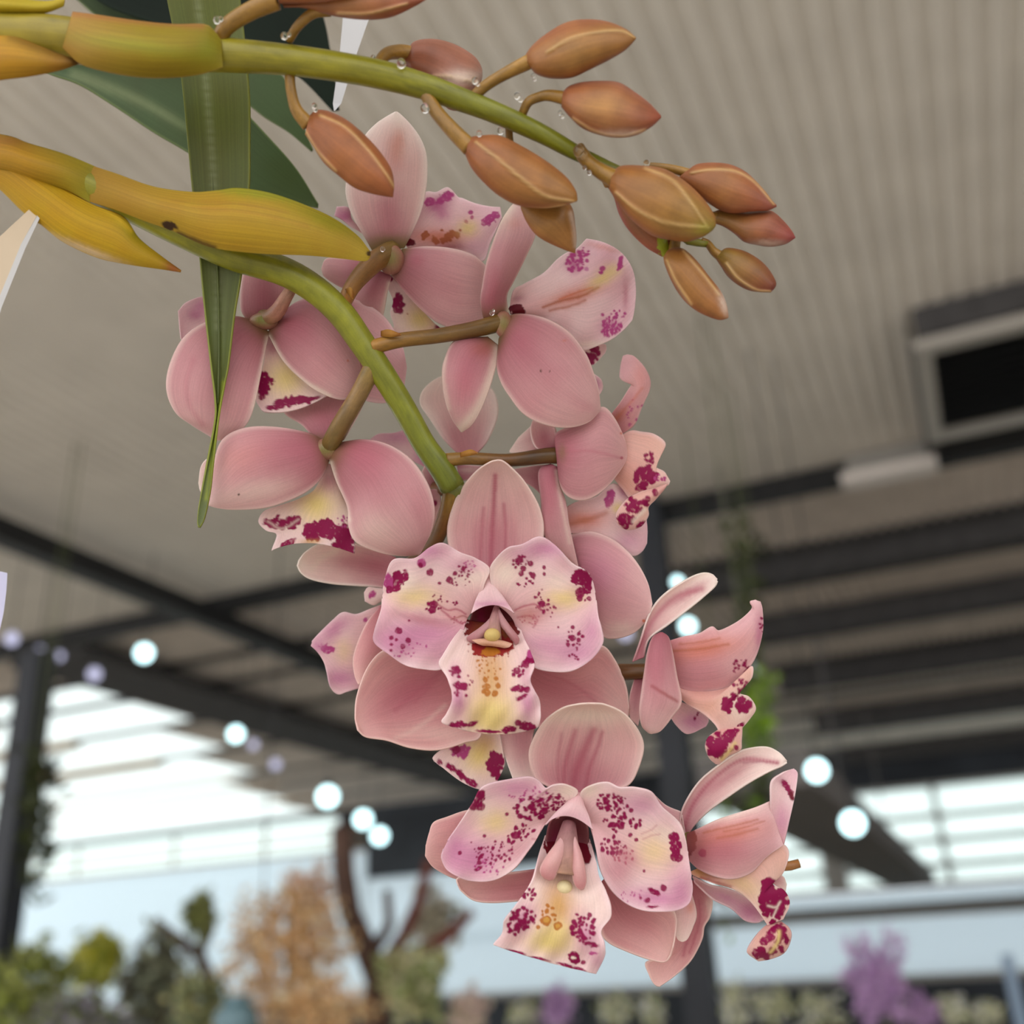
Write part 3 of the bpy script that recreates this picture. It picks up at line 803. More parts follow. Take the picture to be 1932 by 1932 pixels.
# yellow sheathing bracts
def bract(parent, k, L, R, z, cup, cols, blots=(), label=None, tilt=0.0, seed=3):
    PAL['_b'] = cols
    return patch(parent, "bract", k, L, R, z, '_b', cup=cup, tilt=tilt, blots=blots, cell=3, mat=M_BRACT, thick=.5, label=label, edge=.93, seed=seed)
CN.update(k=lin((70, 44, 24)), G=lin((150, 160, 40)), Y=lin((236, 200, 60)))
bract(spike, K1, [(470, 862), (600, 905), (800, 975), (1000, 1003), (1130, 995), (1250, 983), (1450, 1020), (1700, 1120), (1850, 1220), (1928, 1315)],
    [(470, 1050), (600, 1090), (760, 1150), (900, 1200), (1100, 1285), (1350, 1318), (1600, 1328), (1780, 1345), (1900, 1358), (1926, 1330)], (-16, -17, -11), -3.5,
    ((190, 152, 58), (198, 166, 46), (196, 172, 60), (204, 178, 64)),
    [('e', 885, 1172, 42, 22, 15, 'k'), ('l', [(930, 1210), (1050, 1260), (1120, 1285)], 12, 'k', .8), ('w', 1350, 1010, 420, 30, 'G', .7, 8), ('w', 1700, 1150, 200, 40, 'G', .5, 25), ('s', 1918, 1322, 12, 'k'),
     ('l', [(1000, 1080), (1300, 1110), (1600, 1180)], 10, 'b', .15), ('l', [(900, 1050), (1200, 1060), (1500, 1110)], 8, 'b', .15)], "large mustard yellow bract with a dark brown blotch")
bract(spike, K1, [(-260, 760), (-100, 790), (60, 800), (200, 880), (345, 985), (480, 1065), (640, 1130), (720, 1240), (830, 1330), (942, 1412)],
    [(-260, 900), (-100, 930), (0, 985), (130, 1110), (220, 1172), (330, 1258), (500, 1338), (650, 1372), (860, 1402), (942, 1414)], (-15, -16.5, -9), -3.0,
    ((196, 150, 36), (208, 172, 36), (190, 160, 40), (214, 186, 90)),
    [('w', 700, 1200, 90, 50, 'G', .6, 45), ('w', 905, 1400, 60, 25, 'b', .8, 30), ('w', 450, 1300, 250, 22, 'c', .5, 22), ('l', [(500, 1060), (590, 1120), (680, 1200)], 16, 'Y', .8)],
    "yellow bract hanging below the stem with browned tip")
bract(spike, K1, [(-230, 640), (-60, 690), (60, 715), (150, 750), (320, 800), (500, 870)], [(-230, 860), (-60, 870), (60, 890), (200, 940), (345, 985), (470, 1055)], (-18, -19, -16), -4.0,
    ((206, 160, 60), (206, 166, 50), (168, 160, 44), (190, 170, 60)), [('w', 50, 740, 90, 30, 'b', .35)], "ochre sheath around the stem at the left edge")

# ------------------------------------------------------------------ flowers
PB = [(150, 120, 50), (150, 108, 46), (140, 104, 40), (122, 104, 40)]
def flower(label, ped, rad, cols=PB, k=K0):
    o = organ_tube(spike, "flower", ped, rad, cols, M_STEM, k, 16, None, 30)
    o["label"] = label
    return o
def receptacle(f, x, y, z, rx, ry=None, col=(120, 102, 44), col2=(150, 96, 84)):
    c = F(x, y, z); m = MB(); r = rx*PXM; ry_ = (ry or rx)*PXM
    m.ball((0, 0, 0), 1, 1, 1, 18, 12)
    v = np.array(m.v); U3 = np.array(ROT)
    w = (v*np.array([r, ry_, r*.7])) @ U3.T + np.array(c)
    t = np.clip(np.hypot(v[:, 0], v[:, 1])*1.3 - .3, 0, 1)[:, None]
    col = lin(col)*(1-t) + lin(col2)*t
    mesh_obj("receptacle", w, m.f, M_STEM, f, c, True, col, v[:, :2]*.5 + .5)
def scale(f, k, L, R, z):
    PAL['_s'] = ((150, 100, 36), (190, 140, 60), (150, 90, 40), (206, 170, 90))
    patch(f, "bracteole", k, L, R, z, '_s', cup=-.6, mat=M_BRACT, thick=.3)
def petal(f, *a, **q): return patch(f, "petal", *a, **q)
def lsep(f, *a, **q): return patch(f, "lateral_sepal", *a, **q)
def dsep(f, *a, **q): return patch(f, "dorsal_sepal", *a, **q)
def lip(f, *a, **q): return patch(f, "lip", *a, **q)

# --- F1, the front flower
f = flower("front flower facing the viewer, just below the green stem end", [(950, 1190, 26), (940, 1190, 16), (932, 1180, 7)], [13, 14, 16])
dsep(f, K6, [(1005, 760), (860, 600), (812, 450), (832, 310), (880, 205), (960, 110), (1030, 62), (1075, 50)], [(1075, 760), (1270, 590), (1313, 430), (1292, 300), (1215, 165), (1140, 85), (1100, 55), (1075, 50)],
    (6, 7, 1), 'dorsal_front', cup=4.0, edge=.8, blots=[('l', [(1060, 130), (1055, 250), (1045, 420), (1035, 640)], 14, 'r', .85), ('l', [(1000, 300), (990, 420), (980, 600)], 11, 'r', .5), ('l', [(1105, 280), (1115, 400), (1110, 560)], 10, 'r', .6),
    ('w', 1050, 480, 110, 210, 'r', .45), ('w', 960, 480, 20, 120, 'r', .2), ('w', 1160, 450, 20, 100, 'r', .2)], seed=1)
lsep(f, K6, [(860, 980), (700, 1010), (600, 1030), (480, 1040), (395, 1130), (340, 1280), (330, 1400)], [(960, 1200), (990, 1470), (900, 1522), (760, 1560), (620, 1548), (500, 1510), (390, 1492), (345, 1455)],
    (5, 5, -1), 'sepal_front', cup=4.0, tilt=-1, blots=[('w', 620, 1250, 230, 120, 'r', .8, -28), ('l', [(800, 1130), (650, 1260), (540, 1350)], 14, 'r', .4), ('l', [(760, 1190), (640, 1310)], 10, 'r', .35), ('w', 800, 1480, 200, 50, 'c', .35), ('l', [(540, 1500), (650, 1450), (800, 1330)], 14, 'c', .25)], seed=2)
lsep(f, K6, [(1140, 960), (1400, 1060), (1540, 1060), (1622, 1018), (1690, 1100), (1740, 1220), (1757, 1340)], [(1090, 1200), (1200, 1380), (1290, 1440), (1430, 1500), (1600, 1500), (1700, 1460), (1752, 1400)],
    (6, 9, 7), 'sepal_front', cup=2.5, blots=[('w', 1400, 1230, 200, 70, 'r', .4, 20), ('l', [(1250, 1130), (1450, 1210), (1580, 1300)], 10, 'r', .35), ('w', 1680, 1330, 60, 80, 'c', .2)], seed=3)
P1L = [('w', 940, 640, 120, 70, 'c', .8), ('w', 700, 520, 130, 50, 'l', .8), ('w', 900, 600, 110, 45, 'l', .55), ('w', 640, 760, 120, 60, 'y', .75), ('w', 590, 680, 80, 60, 'c', .7),
    ('w', 560, 1000, 170, 90, 'l', .85), ('w', 700, 950, 200, 70, 'l', .75), ('w', 680, 880, 150, 30, 'r', .55, 12), ('w', 860, 860, 90, 35, 'o', .22, 10), ('w', 800, 1060, 120, 60, 'l', .4),
    ('e', 548, 680, 30, 58, 10), ('e', 585, 660, 22, 38, 25), ('e', 510, 690, 22, 50, -5, 'p'), ('s', 512, 722, 20), ('s', 678, 585, 24, 'p'), ('s', 672, 596, 14), ('s', 719, 632, 19), ('s', 823, 673, 19), ('s', 770, 690, 9), ('s', 850, 640, 12), ('s', 895, 615, 12),
    ('c', 880, 650, 70, 60, 26, 3, 8), ('c', 930, 600, 40, 30, 18, 2, 5, 'p'), ('c', 790, 780, 70, 45, 12, 4, 9), ('s', 738, 800, 22), ('s', 735, 830, 20), ('c', 735, 815, 36, 34, 9, 6, 12),
    ('l', [(760, 800), (810, 830), (860, 825), (905, 850)], 6, 'r', .8), ('l', [(780, 830), (830, 870), (880, 900)], 6, 'r', .8), ('l', [(830, 880), (890, 860), (915, 870)], 5, 't', .5), ('c', 870, 880, 40, 26, 10, 3, 6, 'r'),
    ('s', 558, 938, 18), ('s', 608, 988, 15), ('s', 578, 1020, 14), ('s', 520, 975, 12), ('s', 545, 985, 9), ('s', 520, 1010, 9), ('s', 517, 1040, 8), ('c', 570, 1060, 60, 30, 10, 3, 7, 'p'), ('c', 650, 1030, 60, 40, 8, 3, 6, 'p'), ('s', 612, 885, 6)]
petal(f, K6, [(985, 800), (1005, 700), (1032, 615), (960, 560), (880, 530), (790, 482), (720, 503), (640, 560), (530, 568), (490, 650), (478, 740)],
    [(905, 900), (880, 1000), (840, 1080), (780, 1140), (690, 1140), (590, 1118), (500, 1058), (430, 1000), (430, 940), (462, 840), (475, 770)],
    (1, -4, -3), 'petal_front', M=[(930, 850), (870, 840), (800, 820), (700, 800), (600, 780), (520, 770), (475, 755)], cup=2.2, ruf=1.6, blots=P1L, seed=4)
P1R = [('w', 1110, 640, 90, 80, 'c', .8), ('w', 1320, 510, 120, 50, 'l', .8), ('w', 1190, 540, 90, 40, 'l', .4), ('w', 1420, 770, 110, 60, 'y', .8), ('w', 1380, 680, 80, 50, 'c', .6), ('w', 1290, 840, 110, 40, 'r', .4, -15),
    ('w', 1480, 1050, 150, 80, 'l', .75), ('w', 1300, 1010, 130, 60, 'l', .5), ('w', 1240, 860, 70, 50, 'b', .25), ('w', 1560, 940, 50, 70, 'l', .6),
    ('e', 1495, 660, 40, 38, 0), ('e', 1535, 690, 34, 60, 0), ('s', 1500, 740, 28), ('s', 1550, 772, 14), ('s', 1500, 770, 16), ('s', 1530, 640, 22), ('c', 1520, 760, 50, 30, 8, 4, 9),
    ('s', 1245, 587, 14), ('s', 1208, 615, 16), ('s', 1195, 640, 15), ('s', 1190, 565, 18), ('s', 1258, 650, 15), ('s', 1245, 640, 10), ('s', 1316, 608, 10), ('s', 1316, 642, 9), ('c', 1190, 575, 50, 40, 22, 3, 9), ('c', 1230, 690, 70, 30, 10, 4, 8), ('c', 1300, 770, 40, 60, 16, 4, 9), ('s', 1305, 800, 18), ('c', 1330, 830, 50, 40, 14, 4, 9),
    ('l', [(1165, 830), (1210, 810), (1270, 800), (1300, 830)], 6, 'r', .8), ('l', [(1180, 870), (1230, 860), (1280, 880), (1260, 920)], 6, 'r', .6), ('c', 1240, 880, 60, 30, 20, 3, 6, 'r'), ('w', 1220, 860, 60, 50, 'b', .3),
    ('s', 1465, 920, 11), ('s', 1465, 975, 16), ('s', 1440, 1010, 13), ('s', 1495, 985, 12), ('c', 1475, 980, 45, 60, 20, 4, 9), ('c', 1475, 1075, 30, 22, 6, 5, 8), ('s', 1390, 920, 6)]
petal(f, K6, [(1065, 800), (1040, 700), (1032, 615), (1075, 550), (1130, 505), (1200, 488), (1290, 447), (1370, 490), (1460, 585), (1550, 640), (1580, 740)],
    [(1165, 900), (1190, 980), (1220, 1070), (1260, 1128), (1350, 1152), (1460, 1148), (1560, 1090), (1622, 1005), (1615, 930), (1595, 850), (1585, 780)],
    (1, -4, -3), 'petal_front', M=[(1130, 850), (1190, 830), (1270, 810), (1350, 800), (1440, 790), (1530, 780), (1583, 760)], cup=2.2, ruf=1.6, blots=P1R, seed=5)
LB1 = [('e', 1045, 915, 150, 92, 0, 'd'), ('w', 1040, 1180, 95, 230, 'h', .75), ('w', 1040, 1360, 130, 90, 'y', .9), ('w', 1040, 1420, 90, 50, 'y', .8), ('e', 1040, 1020, 115, 60, 0, 't'), ('e', 1040, 1050, 50, 24, 0, 'a'),
    ('c', 1030, 1130, 80, 60, 26, 3, 6, 'a'), ('s', 1010, 1195, 14, 'a'), ('s', 1065, 1190, 12, 'a'), ('s', 1015, 1230, 20, 'a'), ('s', 1075, 1225, 16, 'a'), ('s', 1020, 1262, 18, 'a'), ('s', 1060, 1265, 17, 'a'), ('s', 1000, 1255, 12, 'a'),
    ('w', 870, 1300, 40, 90, 'l', .8), ('w', 1230, 1320, 45, 90, 'l', .8), ('w', 1220, 1160, 40, 80, 'l', .5), ('w', 850, 1150, 35, 50, 'l', .5),
    ('e', 878, 1228, 42, 20, 8), ('s', 850, 1145, 20), ('c', 850, 1150, 32, 40, 10, 5, 12), ('c', 880, 1262, 40, 20, 5, 5, 9), ('c', 930, 1210, 20, 40, 5, 3, 7),
    ('e', 1185, 1240, 44, 18, -4), ('e', 1200, 1285, 34, 12, -25), ('s', 1225, 1245, 18), ('s', 1175, 1150, 18), ('c', 1180, 1150, 36, 30, 12, 4, 11), ('e', 1245, 1095, 34, 22, -35), ('s', 1220, 1115, 22), ('e', 1250, 1060, 22, 30, 20, 'p'),
    ('e', 870, 1425, 52, 16, -6), ('e', 945, 1418, 32, 12, -22), ('e', 1030, 1462, 70, 9, 4), ('e', 1130, 1448, 40, 18, -12), ('e', 1225, 1432, 55, 22, 14), ('s', 1180, 1415, 18)]
lip(f, K6, [(905, 880), (880, 930), (840, 980), (790, 1060), (768, 1110), (812, 1190), (838, 1290), (810, 1365), (782, 1405), (790, 1420)],
    [(1180, 880), (1195, 930), (1215, 985), (1250, 1060), (1266, 1120), (1245, 1200), (1288, 1295), (1298, 1380), (1290, 1420), (1280, 1440)],
    (4, -13, -11), 'lip', M=[(1045, 900), (1045, 960), (1045, 1020), (1045, 1100), (1045, 1180), (1045, 1270), (1045, 1370), (1045, 1440), (1045, 1476)], cup=2.5, ruf=2.2, rs=1.4, blots=LB1, seed=6, curl=1.5)
patch(f, "throat", K6, [(960, 800), (935, 870), (918, 950), (930, 1010)], [(1110, 800), (1150, 850), (1180, 930), (1170, 1010)], (3, 5, 4), 'column', cup=2, blots=[('w', 1045, 900, 400, 400, 'd', 1.0), ('w', 985, 860, 20, 70, 'm', .5)], seed=7, label="dark maroon throat")
def column(f, k, top, bot, w0, w1, cap, capr, ztop, zbot, capcol, rim=True, dark=True):
    o = organ_tube(f, "column", [(top[0], top[1], ztop), ((top[0]+bot[0])/2, (top[1]+bot[1])/2 - 6, (ztop+zbot)/2 - 1.5), (bot[0], bot[1], zbot)], [w0, (w0+w1)/2, w1],
        [(190, 130, 136), (204, 154, 148), (206, 156, 128)], M_PETAL, k, 18, None, 24)
    q = k([cap])[0]; c = F(q[0], q[1], zbot - 1.2); r = capr/k.k*PXM
    vb = MB(); vb.ball(c, r, r, r*.85, 16, 10)
    cap_o = mesh_obj("anther_cap", np.array(vb.v), vb.f, M_PETAL, f, c, True, np.tile(lin(capcol), (len(vb.v), 1)), np.zeros((len(vb.v), 2)))
    cap_o["label"] = "pale yellow anther cap"
patch(f, "column_hood", K6, [(1028, 625), (1000, 700), (960, 780), (935, 850)], [(1038, 625), (1060, 700), (1105, 770), (1160, 850)], (1, -.6, -1.6), 'petal_front', M=[(1033, 625), (1034, 700), (1045, 760), (1050, 805)], cup=-.8, blots=[('w', 1040, 800, 110, 16, 'l', .6)], seed=20)
column(f, K6, (1068, 818), (1045, 985), 16, 50, (1045, 962), 42, 3, -4, (216, 188, 118))
patch(f, "column_wing", K6, [(1062, 830), (1030, 880), (980, 925), (918, 968), (915, 985)], [(1075, 835), (1060, 900), (1010, 960), (960, 1000), (925, 992)], (1, -3.5, -4), 'column', cup=-1.0, blots=[('w', 1045, 930, 300, 300, 'v', .5)], seed=8)
patch(f, "column_wing", K6, [(1070, 835), (1085, 900), (1120, 950), (1160, 1000), (1165, 1012)], [(1082, 830), (1105, 870), (1140, 920), (1182, 975), (1180, 1000)], (1, -3.5, -4), 'column', cup=-1.0, blots=[('w', 1045, 930, 300, 300, 'v', .5)], seed=9)
patch(f, "column_lip", K6, [(938, 988), (965, 1003), (1000, 1014)], [(1150, 1008), (1135, 1022), (1110, 1026)], (-5, -5.5, -5.2), 'lip', M=[(1045, 984), (1045, 1002), (1045, 1016)], cup=-.6, blots=[('w', 1045, 1000, 260, 60, 'o', .4), ('w', 1045, 1000, 260, 60, 'h', .4)], seed=10)

# --- F2, the lower front flower
f = flower("lowest flower facing the viewer with hooded dorsal sepal", [(1090, 1440, 26), (1085, 1500, 14), (1072, 1555, 3)], [12, 13, 15])
dsep(f, K7, [(925, 700), (800, 580), (720, 530), (683, 430), (690, 330), (765, 195), (870, 115), (960, 90), (1020, 84)], [(1020, 700), (1180, 600), (1270, 560), (1318, 480), (1354, 350), (1325, 250), (1240, 145), (1130, 92), (1060, 84)],
    (2, -2, -9), 'dorsal_front', cup=5.0, edge=.78, blots=[('l', [(1060, 235), (1010, 350), (960, 470), (930, 590)], 26, 'r', .7), ('l', [(1110, 250), (1080, 350), (1040, 450), (1010, 590)], 14, 'r', .6), ('l', [(950, 240), (920, 340), (890, 450), (880, 560)], 16, 'r', .6), ('l', [(870, 260), (850, 400), (850, 540)], 12, 'r', .4),
    ('w', 960, 480, 130, 180, 'r', .6), ('w', 1000, 150, 330, 62, 'c', .75)], seed=11)
lsep(f, K7, [(720, 1060), (560, 1080), (380, 1090), (262, 1110), (262, 1150)], [(720, 1230), (600, 1248), (450, 1256), (350, 1240), (275, 1180)], (1, 2, 1), 'sepal_front', cup=2, seed=12)
lsep(f, K7, [(1180, 1060), (1350, 1200), (1500, 1280), (1545, 1340), (1540, 1440), (1525, 1520)], [(1060, 1180), (1095, 1400), (1140, 1485), (1260, 1545), (1390, 1592), (1475, 1606), (1512, 1565)], (0, -1, -2), 'sepal_front', cup=3, blots=[('w', 1330, 1330, 140, 100, 'r', .3, 30)], seed=13)
P2L = [('w', 900, 600, 90, 50, 'c', .8), ('w', 620, 580, 150, 60, 'l', .7), ('w', 480, 780, 100, 80, 'y', .7), ('w', 400, 700, 60, 50, 'c', .5), ('w', 380, 1000, 160, 110, 'l', .95), ('w', 600, 950, 130, 70, 'r', .35, -25), ('w', 250, 950, 70, 110, 'l', .8), ('w', 530, 1060, 80, 60, 'c', .3),
    ('e', 385, 645, 34, 62, 20), ('s', 395, 690, 26), ('s', 345, 690, 22), ('s', 405, 610, 18),
    ('c', 690, 700, 90, 70, 46, 6, 15), ('c', 800, 660, 100, 60, 70, 4, 11), ('c', 680, 620, 120, 50, 30, 3, 8, 'p'), ('s', 770, 715, 22), ('s', 690, 690, 20), ('s', 625, 745, 16), ('s', 548, 734, 11), ('s', 590, 698, 9), ('c', 650, 830, 60, 40, 22, 5, 12), ('s', 600, 860, 24), ('c', 600, 870, 60, 40, 18, 5, 12),
    ('c', 470, 960, 120, 80, 60, 4, 10), ('s', 418, 862, 11), ('s', 272, 963, 12), ('s', 385, 1020, 14), ('e', 380, 1055, 26, 12, -30), ('c', 440, 1050, 90, 50, 20, 4, 10, 'p'), ('s', 340, 900, 5), ('l', [(700, 880), (760, 885), (790, 840)], 7, 'r', .5)]
petal(f, K7, [(850, 760), (900, 680), (968, 605), (900, 562), (830, 562), (780, 582), (740, 540), (680, 515), (560, 532), (410, 572), (350, 670), (260, 805), (205, 890)],
    [(770, 790), (720, 890), (670, 960), (600, 1050), (520, 1105), (440, 1130), (360, 1130), (280, 1112), (200, 1065), (165, 1000), (178, 940)],
    (-3, -9, -8), 'petal_front', M=[(810, 775), (740, 770), (650, 790), (540, 800), (430, 830), (310, 870), (190, 915)], cup=2.5, ruf=1.6, blots=P2L, seed=14)
P2R = [('w', 1030, 590, 70, 50, 'c', .8), ('w', 1330, 680, 120, 70, 'l', .6), ('w', 1420, 950, 120, 110, 'y', .6), ('w', 1480, 850, 70, 60, 'c', .5), ('w', 1200, 1070, 110, 110, 'r', .55, 40), ('w', 1420, 1230, 190, 60, 'l', .85, 5), ('w', 1570, 1180, 60, 90, 'l', .7),
    ('e', 1540, 920, 34, 72, -6), ('s', 1525, 865, 26), ('s', 1560, 990, 26), ('s', 1530, 990, 22),
    ('c', 1170, 660, 100, 60, 50, 5, 13), ('c', 1190, 760, 80, 80, 30, 6, 15), ('s', 1220, 803, 22), ('s', 1175, 795, 16), ('s', 1280, 710, 15), ('s', 1275, 855, 13), ('s', 1310, 885, 13), ('c', 1310, 790, 40, 30, 9, 8, 15), ('c', 1180, 920, 80, 60, 50, 4, 12), ('w', 1250, 980, 90, 50, 'r', .5, 40), ('c', 1240, 980, 70, 50, 20, 4, 9, 'r'),
    ('l', [(1340, 850), (1390, 830), (1430, 800)], 6, 'r', .35), ('l', [(1350, 880), (1400, 860), (1450, 850)], 6, 'r', .35),
    ('s', 1468, 1168, 20), ('e', 1415, 1192, 40, 15, 25), ('s', 1376, 1243, 16), ('e', 1405, 1282, 36, 8, 0), ('s', 1357, 1070, 9), ('s', 1335, 1228, 9), ('c', 1300, 1220, 90, 40, 16, 3, 7, 'p')]
petal(f, K7, [(1010, 760), (985, 680), (985, 605), (1055, 562), (1140, 547), (1210, 577), (1300, 577), (1400, 606), (1460, 690), (1560, 780), (1598, 870), (1612, 960)],
    [(1040, 800), (1070, 930), (1100, 1070), (1160, 1180), (1240, 1255), (1340, 1300), (1450, 1310), (1550, 1300), (1620, 1260), (1640, 1180), (1630, 1080)],
    (-3, -9, -8), 'petal_front', M=[(1040, 780), (1110, 800), (1200, 850), (1300, 900), (1420, 950), (1530, 990), (1622, 1020)], cup=2.5, ruf=1.4, blots=P2R, seed=15)
LB2 = [('e', 815, 900, 40, 90, 10, 'd'), ('e', 1005, 930, 34, 110, -8, 'd'), ('w', 850, 1280, 100, 170, 'h', .85), ('w', 800, 1480, 130, 80, 'y', .95), ('w', 860, 1420, 110, 60, 'y', .7), ('c', 790, 1330, 46, 60, 12, 6, 14, 'a'), ('s', 780, 1360, 28, 'a'), ('s', 782, 1358, 16, 'h'), ('s', 848, 1392, 24, 'a'), ('s', 848, 1392, 12, 'h'), ('s', 735, 1398, 12, 'a'),
    ('w', 640, 1360, 60, 100, 'l', .7, 25), ('w', 1010, 1440, 70, 110, 'l', .8, -25), ('c', 640, 1350, 80, 60, 40, 7, 16), ('c', 590, 1400, 50, 40, 16, 8, 14), ('s', 650, 1380, 18), ('e', 700, 1190, 24, 10, -55), ('c', 680, 1210, 40, 30, 10, 6, 12),
    ('c', 1000, 1400, 70, 90, 46, 6, 16), ('s', 1035, 1330, 15), ('s', 930, 1405, 16), ('e', 1050, 1500, 44, 14, 10), ('e', 945, 1580, 40, 34, 30), ('e', 940, 1575, 14, 8, 0, 'c'), ('s', 1000, 1605, 14), ('e', 1060, 1550, 30, 10, 0, 'p'), ('w', 1085, 1600, 40, 60, 'l', .5),
    ('e', 590, 1545, 70, 12, 12), ('e', 740, 1585, 60, 8, 12), ('e', 900, 1622, 60, 10, 18), ('e', 980, 1645, 40, 10, 18)]
lip(f, K7, [(775, 860), (740, 960), (720, 1050), (690, 1140), (600, 1275), (535, 1360), (520, 1435), (475, 1492), (470, 1502)],
    [(1035, 880), (1070, 1000), (1090, 1100), (1145, 1220), (1163, 1330), (1105, 1420), (1122, 1490), (1126, 1560), (1072, 1672)],
    (0, -16, -15), 'lip', M=[(900, 900), (900, 1000), (890, 1100), (870, 1200), (850, 1300), (830, 1400), (805, 1500), (775, 1600)], cup=2.5, ruf=2.2, rs=1.3, blots=LB2, seed=16, curl=1.0)
patch(f, "throat", K7, [(830, 745), (795, 800), (780, 900), (785, 960)], [(960, 742), (1015, 780), (1030, 880), (1000, 1010)], (-4, -2, -2), 'column', cup=3, blots=[('w', 900, 860, 400, 400, 'd', .95), ('w', 830, 880, 40, 80, 'm', .5)], seed=17, label="dark maroon throat")
patch(f, "column_hood", K7, [(965, 610), (900, 670), (830, 735), (775, 800)], [(985, 610), (1000, 680), (1030, 750), (1055, 830)], (-4, -5.4, -6.4), 'petal_front', M=[(975, 610), (950, 680), (925, 725), (905, 745)], cup=-1.0, seed=20)
column(f, K7, (915, 790), (885, 1085), 40, 112, (888, 1165), 46, -3, -10, (238, 222, 176))
patch(f, "column_wing", K7, [(870, 870), (800, 960), (755, 1030), (745, 1075), (770, 1112)], [(900, 880), (880, 980), (850, 1060), (830, 1110), (800, 1125)], (-8, -12.6, -13.2), 'column', cup=-1.2, seed=18)
patch(f, "column_wing", K7, [(930, 880), (940, 980), (935, 1080), (950, 1150), (985, 1180)], [(950, 870), (990, 980), (1010, 1070), (1015, 1130), (1000, 1175)], (-8, -12.6, -13.2), 'column', cup=-1.2, seed=19)

# --- F3, right lower flower seen from its side
f = flower("lowest right flower seen in profile with curled spotted lip", [(1290, 1590, 24), (1294, 1586, 14), (1300, 1582, 5)], [10, 11, 12])
dsep(f, N3, [(430, 700), (418, 580), (455, 460), (560, 300), (700, 180), (850, 78), (960, 42), (1080, 36), (1170, 80), (1224, 148)], [(480, 700), (530, 630), (640, 520), (800, 405), (950, 305), (1100, 222), (1180, 186), (1226, 154)],
    (6, 2, -1), 'sepal_pale', M=[(455, 700), (450, 600), (520, 470), (640, 330), (780, 225), (900, 165), (1020, 140), (1130, 145), (1224, 150)], cup=2.0, tilt=-1.5, blots=[('l', [(440, 680), (500, 500), (600, 350), (740, 220), (870, 140), (1000, 135), (1150, 160)], 22, 'r', .75), ('w', 780, 270, 260, 50, 'r', .55, -35), ('l', [(900, 160), (1030, 150), (1160, 165)], 10, 'm', .3)], seed=21)
petal(f, N3, [(470, 695), (560, 655), (700, 590), (850, 540), (1000, 490), (1095, 450)], [(480, 890), (560, 965), (700, 1025), (830, 1037), (960, 985), (1070, 870), (1200, 780)],
    (0, -7, -6), 'petal_back', M=[(470, 800), (600, 800), (750, 790), (900, 770), (1050, 720), (1150, 640)], cup=-2.5, ruf=.6, blots=[('e', 500, 760, 45, 110, 10, 'd'), ('w', 560, 820, 90, 110, 'd', .5), ('s', 590, 840, 30, 'm'), ('w', 780, 700, 300, 90, 'o', .65, -12), ('w', 760, 830, 260, 120, 'r', .6), ('l', [(600, 690), (800, 640), (1000, 590)], 10, 'b', .6), ('l', [(700, 730), (850, 700), (1000, 660)], 10, 'b', .5), ('l', [(750, 680), (900, 650), (1050, 600)], 8, 'b', .5), ('w', 800, 560, 300, 40, 'c', .5, -14)], seed=22)
petal(f, N3, [(1098, 560), (1100, 430), (1108, 300), (1180, 240), (1240, 212), (1272, 204)], [(1205, 775), (1240, 620), (1285, 420), (1308, 260), (1300, 220), (1280, 205)], (-6, -7, -4), 'petal_front', cup=1.0, ruf=.5,
    blots=[('e', 1235, 360, 85, 24, 58, 'm'), ('e', 1262, 410, 40, 18, 68, 'd'), ('w', 1200, 310, 60, 25, 'm', .5, 40), ('w', 1190, 600, 70, 140, 'l', .6)], seed=23, label="upturned petal tip with dark magenta streak")
petal(f, N3, [(510, 1020), (640, 1085), (760, 1110), (870, 1150), (960, 1210), (1050, 1335)], [(530, 1070), (660, 1190), (800, 1262), (900, 1352), (990, 1372), (1050, 1352)], (3, 4, 5), 'petal_front', cup=1.5, ruf=1.2, blots=[('w', 950, 1280, 120, 80, 'p', .6), ('w', 760, 1180, 140, 50, 'l', .6, 25)], seed=24)
lip(f, N3, [(560, 960), (720, 1010), (880, 1000), (1010, 930), (1100, 840), (1190, 775), (1240, 845), (1195, 990), (1115, 1075), (1195, 1120), (1240, 1190), (1238, 1260), (1195, 1345)],
    [(480, 990), (560, 1030), (650, 1065), (780, 1100), (880, 1150), (960, 1220), (1010, 1290), (1045, 1340), (1080, 1390)], (1, -4, -4), 'lip_side', cup=-2.5, ruf=1.2,
    blots=[('w', 900, 1080, 200, 70, 'y', .4, 30), ('w', 560, 990, 90, 40, 'h', .7, 20), ('l', [(580, 1030), (680, 1060), (800, 1095)], 14, 't', .6), ('w', 1100, 1200, 130, 160, 'c', .5), ('c', 1090, 1090, 50, 70, 16, 16, 30), ('c', 1120, 1200, 100, 90, 30, 18, 34), ('c', 1120, 1300, 70, 60, 14, 14, 26), ('e', 1085, 1070, 22, 50, 15), ('e', 1110, 1190, 90, 60, 20), ('s', 1180, 1260, 34), ('l', [(1080, 1240), (1140, 1250), (1170, 1210)], 10, 'c', .8), ('l', [(1120, 1320), (1150, 1260)], 9, 'c', .7)], seed=25)
lip(f, N3, [(1085, 1385), (1030, 1430), (980, 1488), (935, 1555), (925, 1590), (945, 1615)], [(1180, 1365), (1245, 1420), (1255, 1490), (1210, 1590), (1120, 1638), (1010, 1660)], (-3, -5, -3), 'lip_side', cup=-3.0, ruf=.6,
    blots=[('e', 1130, 1430, 80, 24, -40), ('e', 1080, 1500, 60, 26, -25), ('e', 1020, 1590, 60, 40, -20), ('c', 1190, 1500, 40, 90, 20, 14, 24), ('s', 1195, 1430, 26), ('c', 1090, 1600, 80, 40, 14, 14, 24), ('l', [(1165, 1440), (1150, 1520), (1100, 1590)], 14, 'y', .9)], seed=26, label="down-curled spotted tip of the lip")
